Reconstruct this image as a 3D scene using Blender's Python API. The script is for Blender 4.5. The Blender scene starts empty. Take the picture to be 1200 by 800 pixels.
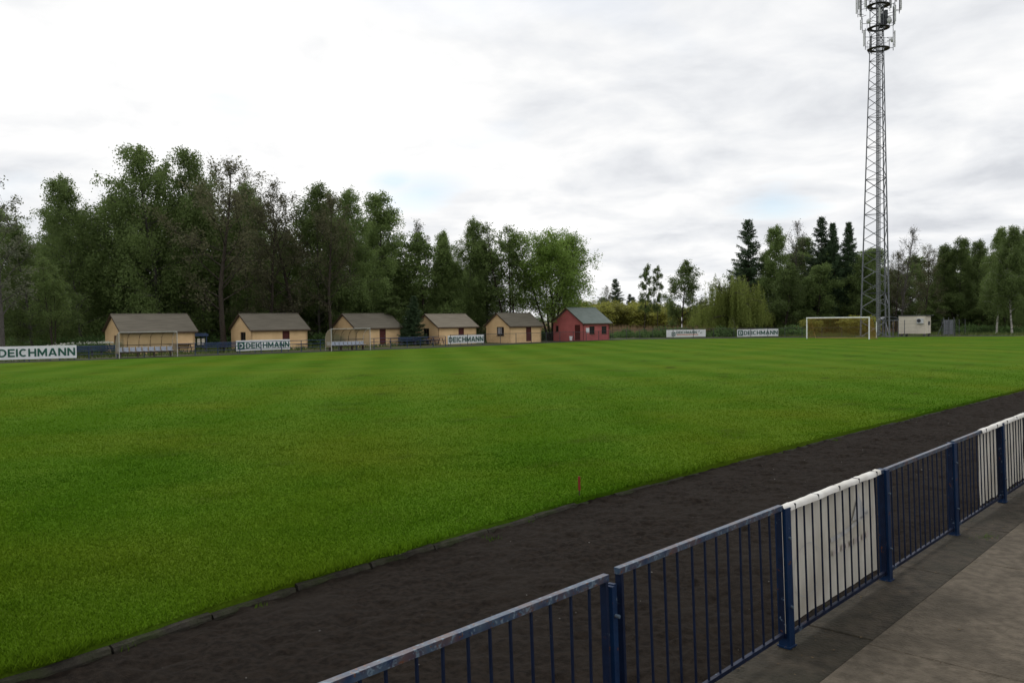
import bpy, math, random
import numpy as np
from mathutils import Vector, Matrix

S = bpy.context.scene
COL = S.collection
R_ = math.radians

# ------------------------------------------------------------------ camera, sky, sun, exposure
TH, PH, RO, FPX, EYE = R_(42.3), R_(1.46), R_(.63), 1000.0, 2.7
_r = np.array([math.cos(TH), math.sin(TH), 0.0])
FW = np.array([-math.sin(TH)*math.cos(PH), math.cos(TH)*math.cos(PH), -math.sin(PH)])
_u = np.cross(_r, FW)
RT = _r*math.cos(RO) - _u*math.sin(RO)
UP = _u*math.cos(RO) + _r*math.sin(RO)
CAMP = np.array([0, 0, EYE])
cd = bpy.data.cameras.new('camera'); cam = bpy.data.objects.new('camera', cd); COL.objects.link(cam)
cd.sensor_fit = 'HORIZONTAL'; cd.sensor_width = 36; cd.lens = 30; cd.clip_start = .05; cd.clip_end = 4000
m = Matrix.Identity(4)
for i in range(3):
    m[i][0], m[i][1], m[i][2], m[i][3] = RT[i], UP[i], -FW[i], CAMP[i]
cam.matrix_world = m
S.camera = cam

def G(px, py, gz=0.0):            # point of the ground plane seen at a photo pixel
    d = FW*FPX + RT*(px-600) + UP*(400-py)
    return CAMP + d*((gz-EYE)/d[2])
def D(px, py, z):                 # point at a depth
    return CAMP + (FW*FPX + RT*(px-600) + UP*(400-py))*z/FPX
def PX(p):
    v = np.array(p, float)-CAMP; z = v@FW
    return 600+FPX*(v@RT)/z, 400-FPX*(v@UP)/z, z

SUN_AZ, SUN_EL = R_(60), R_(48)   # sun behind thin cloud, to the left beyond the huts (azimuth left of +Y)
sun_dir = Vector((-math.sin(SUN_AZ)*math.cos(SUN_EL), math.cos(SUN_AZ)*math.cos(SUN_EL), math.sin(SUN_EL)))
sd = bpy.data.lights.new('sun', 'SUN'); sd.energy = .9; sd.angle = R_(18); sd.color = (1, .95, .87)
so = bpy.data.objects.new('sun', sd); COL.objects.link(so)
so.rotation_euler = sun_dir.to_track_quat('Z', 'Y').to_euler(); so.location = (0, 0, 60)

W = bpy.data.worlds.new('World'); S.world = W; W.use_nodes = True
nt = W.node_tree; nt.nodes.clear()
def N(t, **k):
    n = nt.nodes.new(t)
    for a, b in k.items(): setattr(n, a, b)
    return n
def L(a, b): nt.links.new(a, b)
def MA(op, a, b=None, c=None):
    n = N('ShaderNodeMath', operation=op)
    for i, v in enumerate((a, b, c)):
        if v is None: continue
        if hasattr(v, 'links'): L(v, n.inputs[i])
        else: n.inputs[i].default_value = v
    return n.outputs[0]
tc = N('ShaderNodeTexCoord'); sx = N('ShaderNodeSeparateXYZ'); L(tc.outputs['Generated'], sx.inputs[0])
zz = MA('ADD', MA('MAXIMUM', sx.outputs[2], 0.0), .17)
cb = N('ShaderNodeCombineXYZ'); L(MA('DIVIDE', sx.outputs[0], zz), cb.inputs[0]); L(MA('DIVIDE', sx.outputs[1], zz), cb.inputs[1])
n1 = N('ShaderNodeTexNoise'); n1.inputs['Scale'].default_value = 2.3; n1.inputs['Detail'].default_value = 9; n1.inputs['Roughness'].default_value = .54; n1.inputs['Distortion'].default_value = .25
L(cb.outputs[0], n1.inputs['Vector'])
n2 = N('ShaderNodeTexNoise'); n2.inputs['Scale'].default_value = .33; n2.inputs['Detail'].default_value = 3
mp = N('ShaderNodeMapping'); mp.inputs['Location'].default_value = (3.1, 7.7, 0); L(cb.outputs[0], mp.inputs[0]); L(mp.outputs[0], n2.inputs['Vector'])
mixn = MA('ADD', MA('MULTIPLY', n1.outputs[0], .62), MA('MULTIPLY', n2.outputs[0], .38))
glow = N('ShaderNodeVectorMath', operation='DOT_PRODUCT'); L(tc.outputs['Generated'], glow.inputs[0])
gd = D(380, 60, 1.0)-CAMP; gd /= np.linalg.norm(gd); glow.inputs[1].default_value = tuple(gd)
gl = MA('POWER', MA('MAXIMUM', glow.outputs['Value'], 0.0), 22.0)
mixg = MA('ADD', mixn, MA('MULTIPLY', gl, .10))
cr = N('ShaderNodeValToRGB'); L(mixg, cr.inputs[0])
e = cr.color_ramp.elements
e[0].position = .36; e[0].color = (.69, .71, .75, 1)
e[1].position = .68; e[1].color = (1.12, 1.12, 1.12, 1)
x = cr.color_ramp.elements.new(.46); x.color = (.86, .875, .90, 1)
x = cr.color_ramp.elements.new(.55); x.color = (1.0, 1.0, 1.0, 1)
sky = N('ShaderNodeTexSky', sky_type='NISHITA'); sky.sun_disc = False; sky.sun_elevation = SUN_EL; sky.sun_rotation = -SUN_AZ
sky.air_density = 1.0; sky.dust_density = .4
b1 = N('ShaderNodeBackground'); b1.inputs[1].default_value = .12; L(sky.outputs[0], b1.inputs[0])
b2 = N('ShaderNodeBackground'); b2.inputs[1].default_value = 1.0; L(cr.outputs[0], b2.inputs[0])
n3 = N('ShaderNodeTexNoise'); n3.inputs['Scale'].default_value = .7; n3.inputs['Detail'].default_value = 5
mp3 = N('ShaderNodeMapping'); mp3.inputs['Location'].default_value = (11.3, 2.2, 0); L(cb.outputs[0], mp3.inputs[0]); L(mp3.outputs[0], n3.inputs['Vector'])
cov = N('ShaderNodeMapRange'); L(n3.outputs[0], cov.inputs[0])
cov.inputs[1].default_value = .60; cov.inputs[2].default_value = .72; cov.inputs[3].default_value = 1.0; cov.inputs[4].default_value = .7
gaps = None     # two small openings in the cloud, ragged by the cloud noise
for gx_, gy_, wd in ((500, 226, .0011), (905, 238, .0008), (462, 214, .0004)):
    q = D(gx_, gy_, 1.0)-CAMP; q /= np.linalg.norm(q)
    dv_ = N('ShaderNodeVectorMath', operation='SUBTRACT'); L(tc.outputs['Generated'], dv_.inputs[0]); dv_.inputs[1].default_value = tuple(q)
    sc_ = N('ShaderNodeVectorMath', operation='MULTIPLY'); L(dv_.outputs[0], sc_.inputs[0]); sc_.inputs[1].default_value = (1, 1, 2.2)
    ln_ = N('ShaderNodeVectorMath', operation='LENGTH'); L(sc_.outputs[0], ln_.inputs[0])
    g_ = MA('ADD', MA('MULTIPLY', ln_.outputs['Value'], -1/(wd**.5*1.5)), MA('MULTIPLY', n1.outputs[0], 3.6))
    gaps = g_ if gaps is None else MA('MAXIMUM', gaps, g_)
gm = N('ShaderNodeMapRange'); L(gaps, gm.inputs[0]); gm.inputs[1].default_value = .55; gm.inputs[2].default_value = 1.5; gm.inputs[3].default_value = 1.0; gm.inputs[4].default_value = .45
cvm = MA('MINIMUM', cov.outputs[0], gm.outputs[0])
ms = N('ShaderNodeMixShader'); L(cvm, ms.inputs[0]); L(b1.outputs[0], ms.inputs[1]); L(b2.outputs[0], ms.inputs[2])
wo = N('ShaderNodeOutputWorld'); L(ms.outputs[0], wo.inputs[0])

S.view_settings.view_transform = 'Standard'; S.view_settings.look = 'None'
S.view_settings.exposure = 0.0; S.view_settings.gamma = 1.0; S.view_settings.use_curve_mapping = False
S.render.engine = 'CYCLES'
S.cycles.max_bounces = 5; S.cycles.diffuse_bounces = 3; S.cycles.glossy_bounces = 2; S.cycles.transparent_max_bounces = 12

# ------------------------------------------------------------------ helpers
rng = np.random.default_rng(7); random.seed(7)

def mat(name, c1, c2=None, scale=3.0, rough=.8, metal=0.0, bump=0.0, bscale=None, detail=5, spec=.3, attr=None, c3=None, scale3=.3, f3=.5, coord='Object', stretch=None, chips=None):
    """two-tone noise material; c3 adds large soft patches, attr mixes by a per-face tone"""
    M = bpy.data.materials.new(name); M.use_nodes = True
    t = M.node_tree; bs = t.nodes['Principled BSDF']
    bs.inputs['Roughness'].default_value = rough; bs.inputs['Metallic'].default_value = metal
    bs.inputs['Specular IOR Level'].default_value = spec
    co = t.nodes.new('ShaderNodeTexCoord'); vec = co.outputs[coord]
    if stretch:
        mp = t.nodes.new('ShaderNodeMapping'); mp.inputs['Scale'].default_value = stretch; t.links.new(vec, mp.inputs[0]); vec = mp.outputs[0]
    out = None
    if c2:
        if attr:
            at = t.nodes.new('ShaderNodeAttribute'); at.attribute_name = attr; fac = at.outputs['Fac']
        else:
            nz = t.nodes.new('ShaderNodeTexNoise'); nz.inputs['Scale'].default_value = scale; nz.inputs['Detail'].default_value = detail
            t.links.new(vec, nz.inputs['Vector'])
            mr = t.nodes.new('ShaderNodeMapRange'); mr.inputs[1].default_value = .36; mr.inputs[2].default_value = .64
            t.links.new(nz.outputs[0], mr.inputs[0]); fac = mr.outputs[0]
        mx = t.nodes.new('ShaderNodeMix'); mx.data_type = 'RGBA'
        mx.inputs[6].default_value = (*c1, 1); mx.inputs[7].default_value = (*c2, 1); t.links.new(fac, mx.inputs[0]); out = mx.outputs[2]
        if c3:
            nz3 = t.nodes.new('ShaderNodeTexNoise'); nz3.inputs['Scale'].default_value = scale3; nz3.inputs['Detail'].default_value = 3
            t.links.new(vec, nz3.inputs['Vector'])
            mr3 = t.nodes.new('ShaderNodeMapRange'); mr3.inputs[1].default_value = .45; mr3.inputs[2].default_value = .7; mr3.inputs[4].default_value = f3
            t.links.new(nz3.outputs[0], mr3.inputs[0])
            mx3 = t.nodes.new('ShaderNodeMix'); mx3.data_type = 'RGBA'; t.links.new(mr3.outputs[0], mx3.inputs[0]); t.links.new(out, mx3.inputs[6]); mx3.inputs[7].default_value = (*c3, 1); out = mx3.outputs[2]
        for cc, csc, cth in (chips or ()):          # flaked paint and rust spots
            nc = t.nodes.new('ShaderNodeTexNoise'); nc.inputs['Scale'].default_value = csc; nc.inputs['Detail'].default_value = 6; nc.inputs['Roughness'].default_value = .65
            t.links.new(vec, nc.inputs['Vector'])
            mc = t.nodes.new('ShaderNodeMapRange'); mc.inputs[1].default_value = cth; mc.inputs[2].default_value = cth+.03; t.links.new(nc.outputs[0], mc.inputs[0])
            xc = t.nodes.new('ShaderNodeMix'); xc.data_type = 'RGBA'; t.links.new(mc.outputs[0], xc.inputs[0]); t.links.new(out, xc.inputs[6]); xc.inputs[7].default_value = (*cc, 1); out = xc.outputs[2]
        t.links.new(out, bs.inputs['Base Color'])
    else:
        bs.inputs['Base Color'].default_value = (*c1, 1)
    if bump:
        nb = t.nodes.new('ShaderNodeTexNoise'); nb.inputs['Scale'].default_value = bscale or scale*3; nb.inputs['Detail'].default_value = 6
        t.links.new(vec, nb.inputs['Vector'])
        bp = t.nodes.new('ShaderNodeBump'); bp.inputs['Strength'].default_value = bump; bp.inputs['Distance'].default_value = .05
        t.links.new(nb.outputs[0], bp.inputs['Height']); t.links.new(bp.outputs[0], bs.inputs['Normal'])
    return M

def leafmat(name, ca, cb_, vary=.2, trans=.48):
    """leaf: per-leaf tone, clump noise, each tree its own cast"""
    M = bpy.data.materials.new(name); M.use_nodes = True; t = M.node_tree
    bs = t.nodes['Principled BSDF']; bs.inputs['Roughness'].default_value = .6; bs.inputs['Specular IOR Level'].default_value = .25
    at = t.nodes.new('ShaderNodeAttribute'); at.attribute_name = 'tone'
    co = t.nodes.new('ShaderNodeTexCoord'); nz = t.nodes.new('ShaderNodeTexNoise'); nz.inputs['Scale'].default_value = .45; nz.inputs['Detail'].default_value = 2
    t.links.new(co.outputs['Object'], nz.inputs['Vector'])
    oi = t.nodes.new('ShaderNodeObjectInfo')
    ad = t.nodes.new('ShaderNodeMath'); ad.operation = 'ADD'; t.links.new(at.outputs['Fac'], ad.inputs[0]); t.links.new(nz.outputs[0], ad.inputs[1])
    hf = t.nodes.new('ShaderNodeMath'); hf.operation = 'MULTIPLY'; hf.inputs[1].default_value = .5; t.links.new(ad.outputs[0], hf.inputs[0])
    mx = t.nodes.new('ShaderNodeMix'); mx.data_type = 'RGBA'; mx.inputs[6].default_value = (*ca, 1); mx.inputs[7].default_value = (*cb_, 1)
    t.links.new(hf.outputs[0], mx.inputs[0])
    hs = t.nodes.new('ShaderNodeHueSaturation'); t.links.new(mx.outputs[2], hs.inputs['Color'])
    v = t.nodes.new('ShaderNodeMapRange'); t.links.new(oi.outputs['Random'], v.inputs[0]); v.inputs[3].default_value = 1-vary; v.inputs[4].default_value = 1+vary
    t.links.new(v.outputs[0], hs.inputs['Value'])
    t.links.new(hs.outputs[0], bs.inputs['Base Color'])
    tr = t.nodes.new('ShaderNodeBsdfTranslucent'); t.links.new(hs.outputs[0], tr.inputs[0])
    mi = t.nodes.new('ShaderNodeMixShader'); mi.inputs[0].default_value = trans
    t.links.new(bs.outputs[0], mi.inputs[1]); t.links.new(tr.outputs[0], mi.inputs[2]); t.links.new(mi.outputs[0], t.nodes['Material Output'].inputs[0])
    return M

def arrmesh(name, V, F, m=None, tone=None, smooth=False):
    V = np.asarray(V, np.float32); F = np.asarray(F, np.int32); k = F.shape[1]
    me = bpy.data.meshes.new(name)
    me.vertices.add(len(V)); me.vertices.foreach_set('co', V.ravel())
    me.loops.add(F.size); me.loops.foreach_set('vertex_index', F.ravel())
    me.polygons.add(len(F)); me.polygons.foreach_set('loop_start', np.arange(0, F.size, k, dtype=np.int32))
    me.polygons.foreach_set('loop_total', np.full(len(F), k, np.int32))
    if smooth: me.polygons.foreach_set('use_smooth', np.ones(len(F), bool))
    if tone is not None:
        a = me.attributes.new('tone', 'FLOAT', 'FACE'); a.data.foreach_set('value', np.asarray(tone, np.float32))
    me.update(calc_edges=True)
    if m: me.materials.append(m)
    return me

def link(name, me, parent=None, loc=None, rz=0, label=None, cat=None, group=None, kind=None):
    o = bpy.data.objects.new(name, me); COL.objects.link(o)
    if parent: o.parent = parent
    if loc is not None: o.location = tuple(loc)
    if rz: o.rotation_euler.z = rz
    tag(o, label, cat, group, kind)
    return o
def tag(o, label=None, cat=None, group=None, kind=None):
    if label: o['label'] = label
    if cat: o['category'] = cat
    if group: o['group'] = group
    if kind: o['kind'] = kind
    return o
def thing(name, loc, label, cat, group=None, rz=0):
    return link(name, None, None, loc, rz, label, cat, group)

class MB:
    """collects boxes, bars and tubes into one mesh"""
    def __init__(s): s.v = []; s.f = []; s.sm = []
    def add(s, v, f, smooth=False):
        o = len(s.v); s.v += [tuple(p) for p in v]; s.f += [tuple(i+o for i in q) for q in f]; s.sm += [smooth]*len(f); return s
    def box(s, x0, x1, y0, y1, z0, z1):
        v = [(x0,y0,z0),(x1,y0,z0),(x1,y1,z0),(x0,y1,z0),(x0,y0,z1),(x1,y0,z1),(x1,y1,z1),(x0,y1,z1)]
        return s.add(v, [(0,3,2,1),(4,5,6,7),(0,1,5,4),(1,2,6,5),(2,3,7,6),(3,0,4,7)])
    def bar(s, p, q, w, h=None, upv=(0, 0, 1)):
        h = h or w; p = Vector(p); q = Vector(q); d = (q-p).normalized(); u = Vector(upv)
        if abs(d.dot(u)) > .98: u = Vector((0, 1, 0))
        a = d.cross(u).normalized(); b = a.cross(d)
        v = []
        for c in (p, q):
            for i, j in ((-1,-1),(1,-1),(1,1),(-1,1)): v.append(c+a*(i*w/2)+b*(j*h/2))
        return s.add(v, [(3,2,1,0),(4,5,6,7),(0,1,5,4),(1,2,6,5),(2,3,7,6),(3,0,4,7)])
    def tube(s, pts, r, n=6, cap=True):
        pts = [Vector(p) for p in pts]; rs = r if hasattr(r, '__len__') else [r]*len(pts); v = []; f = []
        for i, p in enumerate(pts):
            d = (pts[min(i+1, len(pts)-1)]-pts[max(i-1, 0)]).normalized()
            u = Vector((0,0,1)) if abs(d.z) < .9 else Vector((1,0,0))
            a = d.cross(u).normalized(); b = a.cross(d)
            for k in range(n):
                t = 2*math.pi*k/n; v.append(p+(a*math.cos(t)+b*math.sin(t))*rs[i])
        for i in range(len(pts)-1):
            for k in range(n):
                f.append((i*n+k, i*n+(k+1) % n, (i+1)*n+(k+1) % n, (i+1)*n+k))
        s.add(v, f, True)
        if cap: s.add(v[:n], [tuple(range(n))[::-1]]); s.add(v[-n:], [tuple(range(n))])
        return s
    def mesh(s, name, m):
        me = bpy.data.meshes.new(name); me.from_pydata(s.v, [], s.f); me.materials.append(m)
        me.polygons.foreach_set('use_smooth', s.sm); me.update(); return me
    def put(s, name, m, parent=None, **k): return link(name, s.mesh(name, m), parent, **k)

_lat = {}
def vnoise(x, y, sc, seed=0):
    """value noise, vectorised"""
    if seed not in _lat: _lat[seed] = np.random.default_rng(seed+100).random((256, 256))
    g = _lat[seed]; x = np.asarray(x)/sc+57.3; y = np.asarray(y)/sc+31.7
    i = np.floor(x).astype(int); j = np.floor(y).astype(int); fx = x-i; fy = y-j
    fx = fx*fx*(3-2*fx); fy = fy*fy*(3-2*fy)
    a = g[i & 255, j & 255]; b = g[(i+1) & 255, j & 255]; c = g[i & 255, (j+1) & 255]; d = g[(i+1) & 255, (j+1) & 255]
    return (a*(1-fx)+b*fx)*(1-fy)+(c*(1-fx)+d*fx)*fy - .5

def grid(x0, x1, y0, y1, nx, ny, zf):
    X, Y = np.meshgrid(np.linspace(x0, x1, nx), np.linspace(y0, y1, ny), indexing='ij')
    Z = zf(X, Y); V = np.stack([X, Y, Z], -1).reshape(-1, 3)
    i, j = np.meshgrid(np.arange(nx-1), np.arange(ny-1), indexing='ij'); a = (i*ny+j).ravel()
    return V, np.stack([a, a+ny, a+ny+1, a+1], 1)

def glyph(ch):
    """bold wide capitals as convex pieces that butt together; height 1"""
    k = .215
    R4 = lambda x0, x1, z0, z1: [(x0, z0), (x1, z0), (x1, z1), (x0, z1)]
    def arc(cx, rx, a0, a1, n=12):
        out = []; A = np.linspace(a0, a1, n+1)
        for a, b in zip(A[:-1], A[1:]):
            o = lambda t: (cx+rx*math.cos(t), .5+.5*math.sin(t)); q = lambda t: (cx+(rx-k)*math.cos(t), .5+(.5-k*.88)*math.sin(t))
            out.append([o(a), o(b), q(b), q(a)])
        return out
    if ch == 'I': return [R4(0, k, 0, 1)], k
    if ch == 'E': return [R4(0, k, 0, 1), R4(k, .76, 0, .19), R4(k, .70, .41, .59), R4(k, .76, .81, 1)], .76
    if ch == 'H': return [R4(0, k, 0, 1), R4(.68, .68+k, 0, 1), R4(k, .68, .40, .60)], .68+k
    if ch == 'N': return [R4(0, k, 0, 1), R4(.70, .70+k, 0, 1), [(k, .64), (.70, 0), (.70, .36), (k, 1)]], .70+k
    if ch == 'M': return [R4(0, k*.95, 0, 1), R4(.88, .88+k*.95, 0, 1), [(k*.95, .58), (.542, .0), (.542, .44), (k*.95, 1)], [(.542, 0), (.88, .58), (.88, 1), (.542, .44)]], .88+k*.95
    if ch == 'A':
        w = 1.0; h = w/2; ix = lambda z: .24+(h-.24)*z/.74
        return [[(0, 0), (.24, 0), (h, .74), (h, 1), (h-.13, 1)], [(w, 0), (w-h+.13, 1), (h, 1), (h, .74), (w-.24, 0)], [(ix(.2), .2), (w-ix(.2), .2), (w-ix(.37), .37), (ix(.37), .37)]], w
    if ch == 'D': return [R4(0, k, 0, 1), R4(k, .40, 0, .19), R4(k, .40, .81, 1)]+arc(.40, .50, -math.pi/2, math.pi/2), .90
    if ch == 'C': return arc(.47, .47, R_(48), R_(312), 18), .88
def text_mesh(body, m, width, height, thick=.006, gap=.13):
    x = 0; polys = []
    for ch in body:
        g, w = glyph(ch); polys += [[(a+x, b) for a, b in q] for q in g]; x += w+gap
    x -= gap; mb = MB()
    for q in polys:
        n = len(q); pts = [((a/x-.5)*width, (b-.5)*height) for a, b in q]
        area = sum(pts[i][0]*pts[(i+1) % n][1]-pts[(i+1) % n][0]*pts[i][1] for i in range(n))
        if area < 0: pts = pts[::-1]
        v = [(a, -thick, b) for a, b in pts]+[(a, 0, b) for a, b in pts]
        mb.add(v, [tuple(range(n))]+[(i, i+n, (i+1) % n+n, (i+1) % n) for i in range(n)])
    return mb.mesh('lettering', m)

# ------------------------------------------------------------------ materials
M = {}
M['ground'] = mat('rough_ground', (.045, .065, .018), (.075, .075, .03), .5, .95, bump=.5, bscale=6, c3=(.06, .05, .03), scale3=.12)
M['cinder'] = mat('black_cinder', (.0135, .0096, .0068), (.0320, .0235, .0172), 18, .95, bump=1.0, bscale=110, detail=8, c3=(.036, .029, .023), scale3=.9, f3=.5, spec=.12)
M['cinder_far'] = mat('black_cinder_far', (.022, .021, .021), (.035, .033, .032), .6, .95, bump=.3, bscale=9, spec=.15)
M['concrete_dark'] = mat('damp_concrete', (.026, .021, .0135), (.056, .045, .031), 8, .85, bump=.6, bscale=30, detail=9, c3=(.020, .019, .010), scale3=1.1, f3=.75)
M['concrete'] = mat('worn_concrete', (.090, .074, .053), (.145, .120, .089), 10.0, .9, bump=.7, bscale=35, detail=9, c3=(.052, .043, .030), scale3=1.6, f3=.8)
M['kerb'] = mat('mossy_kerb', (.026, .023, .018), (.048, .043, .033), 6, .9, bump=.5, bscale=30, c3=(.025, .036, .008), scale3=2.5, f3=.8)
M['navy'] = mat('navy_paint', (.0025, .006, .022), (.005, .013, .040), 7, .5, spec=.22, bump=.08, bscale=60, chips=(((.10, .14, .19), 9, .63), ((.085, .032, .014), 13, .64)))
M['navy_worn'] = mat('weathered_navy_paint', (.060, .100, .15), (.10, .15, .20), 9, .45, spec=.5, bump=.1, bscale=60, c3=(.12, .06, .03), scale3=9, f3=.65)
M['navy_post'] = mat('navy_post_paint', (.002, .014, .050), (.004, .024, .075), 5, .5, spec=.2, bump=.08, bscale=50, chips=(((.10, .14, .19), 9, .63), ((.085, .032, .014), 13, .64)))
M['rail_top'] = mat('worn_skylit_rail_paint', (.010, .028, .075), (.05, .085, .13), 14, .38, spec=.6, c3=(.10, .04, .018), scale3=6, f3=.75, chips=(((.12, .17, .22), 30, .56), ((.11, .042, .018), 34, .60)))  # paler blue paints in sky reflection on the rail; rust and chips are wear
M['banner'] = mat('dirty_white_tarpaulin', (.68, .655, .58), (.58, .555, .485), 3, .6, c3=(.42, .38, .30), scale3=2.2, f3=.5)
M['banner_hem'] = mat('sunbleached_tarpaulin', (.74, .73, .69), (.60, .58, .53), 4, .6)
M['banner_print'] = mat('faded_print', (.49, .495, .50), (.55, .545, .52), 8, .6)
M['banner_red'] = mat('faded_red_print', (.56, .50, .46), (.58, .53, .48), 8, .6)
M['plaster'] = mat('tan_plaster', (.80, .56, .31), (.72, .50, .27), 1.2, .9, bump=.15, bscale=25, c3=(.56, .36, .18), scale3=.7, f3=.4)
M['plaster_red'] = mat('red_plaster', (.47, .135, .125), (.40, .11, .105), 1.0, .9, bump=.15, bscale=25)
M['roof'] = mat('grey_roof_felt', (.150, .134, .104), (.115, .102, .079), 1.6, .9, bump=.3, bscale=10, stretch=(.35, 2.5, 1))
M['roof_pale'] = mat('pale_roof_felt', (.235, .205, .16), (.19, .165, .125), 1.6, .9, bump=.3, bscale=10, stretch=(.35, 2.5, 1))
M['roof_green'] = mat('grey_green_roof', (.17, .20, .185), (.135, .165, .15), 1.5, .75, bump=.2, bscale=9)
M['wood_dark'] = mat('dark_timber', (.055, .035, .024), (.085, .055, .035), 4, .8)
M['door_red'] = mat('oxblood_door_paint', (.075, .016, .014), (.10, .022, .018), 5, .6)
M['door_brown'] = mat('brown_door_paint', (.10, .050, .025), (.13, .065, .03), 5, .6)
M['pane'] = mat('dark_window_glass', (.012, .013, .015), None, rough=.08, spec=.6)
M['curtain'] = mat('net_curtain', (.34, .33, .34), (.24, .23, .24), 6, .9)
M['board'] = mat('white_vinyl', (.80, .82, .83), (.72, .74, .75), 2, .55)
M['green'] = mat('dark_green_print', (.012, .085, .058), (.018, .10, .068), 4, .5)
M['orange_print'] = mat('orange_print', (.62, .22, .07), None, rough=.5)
M['white_metal'] = mat('white_painted_metal', (.82, .83, .83), (.74, .74, .73), 5, .4)
M['dull_white'] = mat('dull_white_paint', (.50, .50, .48), (.40, .40, .38), 5, .5)
M['galv'] = mat('galvanised_steel', (.17, .18, .195), (.12, .128, .14), 4, .5, metal=.35)
M['galv_dark'] = mat('weathered_steel', (.05, .054, .062), (.08, .084, .092), 3, .55, metal=.3)
M['grating'] = mat('dark_grating', (.05, .05, .055), (.07, .07, .078), 5, .6, metal=.3)
M['antenna'] = mat('antenna_shell', (.62, .63, .63), (.54, .55, .55), 3, .5)
M['blue_rail'] = mat('blue_rail_paint', (.018, .035, .085), (.03, .055, .115), 4, .5)
M['seat'] = mat('pale_blue_plastic', (.42, .46, .56), (.36, .40, .49), 3, .4)
M['rib'] = mat('brown_steel', (.05, .04, .03), (.07, .055, .04), 5, .6)
M['cream'] = mat('cream_panel', (.74, .68, .56), (.68, .62, .51), 1.5, .6, bump=.05, bscale=12)
M['brick'] = mat('grey_base', (.10, .10, .095), (.14, .14, .13), 3, .9)
M['net'] = mat('ochre_cord', (.34, .20, .035), (.28, .16, .03), 3, .8)
M['ochre_metal'] = mat('ochre_painted_steel', (.50, .33, .12), (.42, .28, .10), 3, .6)
M['red_stake'] = mat('red_stake_paint', (.24, .022, .012), (.17, .02, .012), 20, .6)
M['bench_wood'] = mat('red_brown_timber', (.16, .06, .04), (.22, .09, .06), 5, .7)
M['cable'] = mat('grey_cable', (.30, .31, .33), (.22, .23, .25), 8, .6)
M['pebble'] = mat('pale_grit', (.14, .13, .12), (.30, .28, .26), 50, .9)
M['dry'] = mat('dry_grass', (.26, .18, .10), (.20, .15, .075), .2, .95, c3=(.14, .15, .05), scale3=.05)
M['reed'] = mat('dry_reed', (.30, .21, .13), (.20, .14, .08), attr='tone', rough=.9)
def poly_mat():
    P = bpy.data.materials.new('clouded_polycarbonate'); P.use_nodes = True; t = P.node_tree
    bs = t.nodes['Principled BSDF']; bs.inputs['Base Color'].default_value = (.44, .37, .25, 1); bs.inputs['Roughness'].default_value = .35
    tr = t.nodes.new('ShaderNodeBsdfTransparent'); tr.inputs[0].default_value = (.86, .84, .76, 1)
    mi = t.nodes.new('ShaderNodeMixShader'); mi.inputs[0].default_value = .55
    t.links.new(bs.outputs[0], mi.inputs[1]); t.links.new(tr.outputs[0], mi.inputs[2]); t.links.new(mi.outputs[0], t.nodes['Material Output'].inputs[0])
    return P
M['poly'] = poly_mat()

def birch_bark():
    B = mat('birch_bark', (.50, .48, .44), (.38, .36, .32), 3, .8)
    t = B.node_tree; bs = t.nodes['Principled BSDF']; old = bs.inputs['Base Color'].links[0].from_socket
    co = t.nodes.new('ShaderNodeTexCoord'); mp = t.nodes.new('ShaderNodeMapping'); mp.inputs['Scale'].default_value = (.7, .7, 2.6)
    nz = t.nodes.new('ShaderNodeTexNoise'); nz.inputs['Scale'].default_value = 1.5; nz.inputs['Detail'].default_value = 4
    t.links.new(co.outputs['Object'], mp.inputs[0]); t.links.new(mp.outputs[0], nz.inputs['Vector'])
    mr = t.nodes.new('ShaderNodeMapRange'); mr.inputs[1].default_value = .54; mr.inputs[2].default_value = .60; t.links.new(nz.outputs[0], mr.inputs[0])
    mx = t.nodes.new('ShaderNodeMix'); mx.data_type = 'RGBA'; t.links.new(mr.outputs[0], mx.inputs[0]); t.links.new(old, mx.inputs[6]); mx.inputs[7].default_value = (.03, .027, .024, 1)
    t.links.new(mx.outputs[2], bs.inputs['Base Color']); return B
M['birch'] = birch_bark()
M['bark'] = mat('dark_bark', (.030, .024, .018), (.055, .044, .034), 6, .95, bump=.5, bscale=14)
M['bark_grey'] = mat('grey_bark', (.060, .055, .048), (.095, .088, .078), 6, .95, bump=.5, bscale=14)
LM = {
 'birch': leafmat('birch_leaf', (.098, .152, .042), (.19, .255, .080)),
 'brown': leafmat('alder_bud_leaf', (.095, .092, .052), (.150, .150, .078), .25),
 'maple': leafmat('maple_leaf', (.15, .245, .042), (.26, .37, .080), .15, .45),
 'willow': leafmat('willow_leaf', (.17, .215, .045), (.27, .32, .080), .12, .45),
 'spruce': leafmat('spruce_needle', (.030, .058, .026), (.065, .105, .045), .25, .12),
 'dark': leafmat('hardwood_leaf', (.088, .138, .040), (.17, .23, .070), .2),
 'yellow': leafmat('goat_willow_leaf', (.22, .235, .045), (.36, .365, .08), .2, .4),
 'bramble': leafmat('bramble_leaf', (.065, .125, .036), (.13, .21, .065), .25),
 'grey': leafmat('grey_alder_leaf', (.105, .118, .075), (.17, .185, .115), .2),
}
#@@PITCH
# ------------------------------------------------------------------ ground, pitch, track, walkway
me = MB().add([(-900, -300, -.14), (700, -300, -.14), (700, 1500, -.14), (-900, 1500, -.14)], [(0, 1, 2, 3)]).mesh('ground', M['ground'])
link('ground', me, kind='structure')

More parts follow.
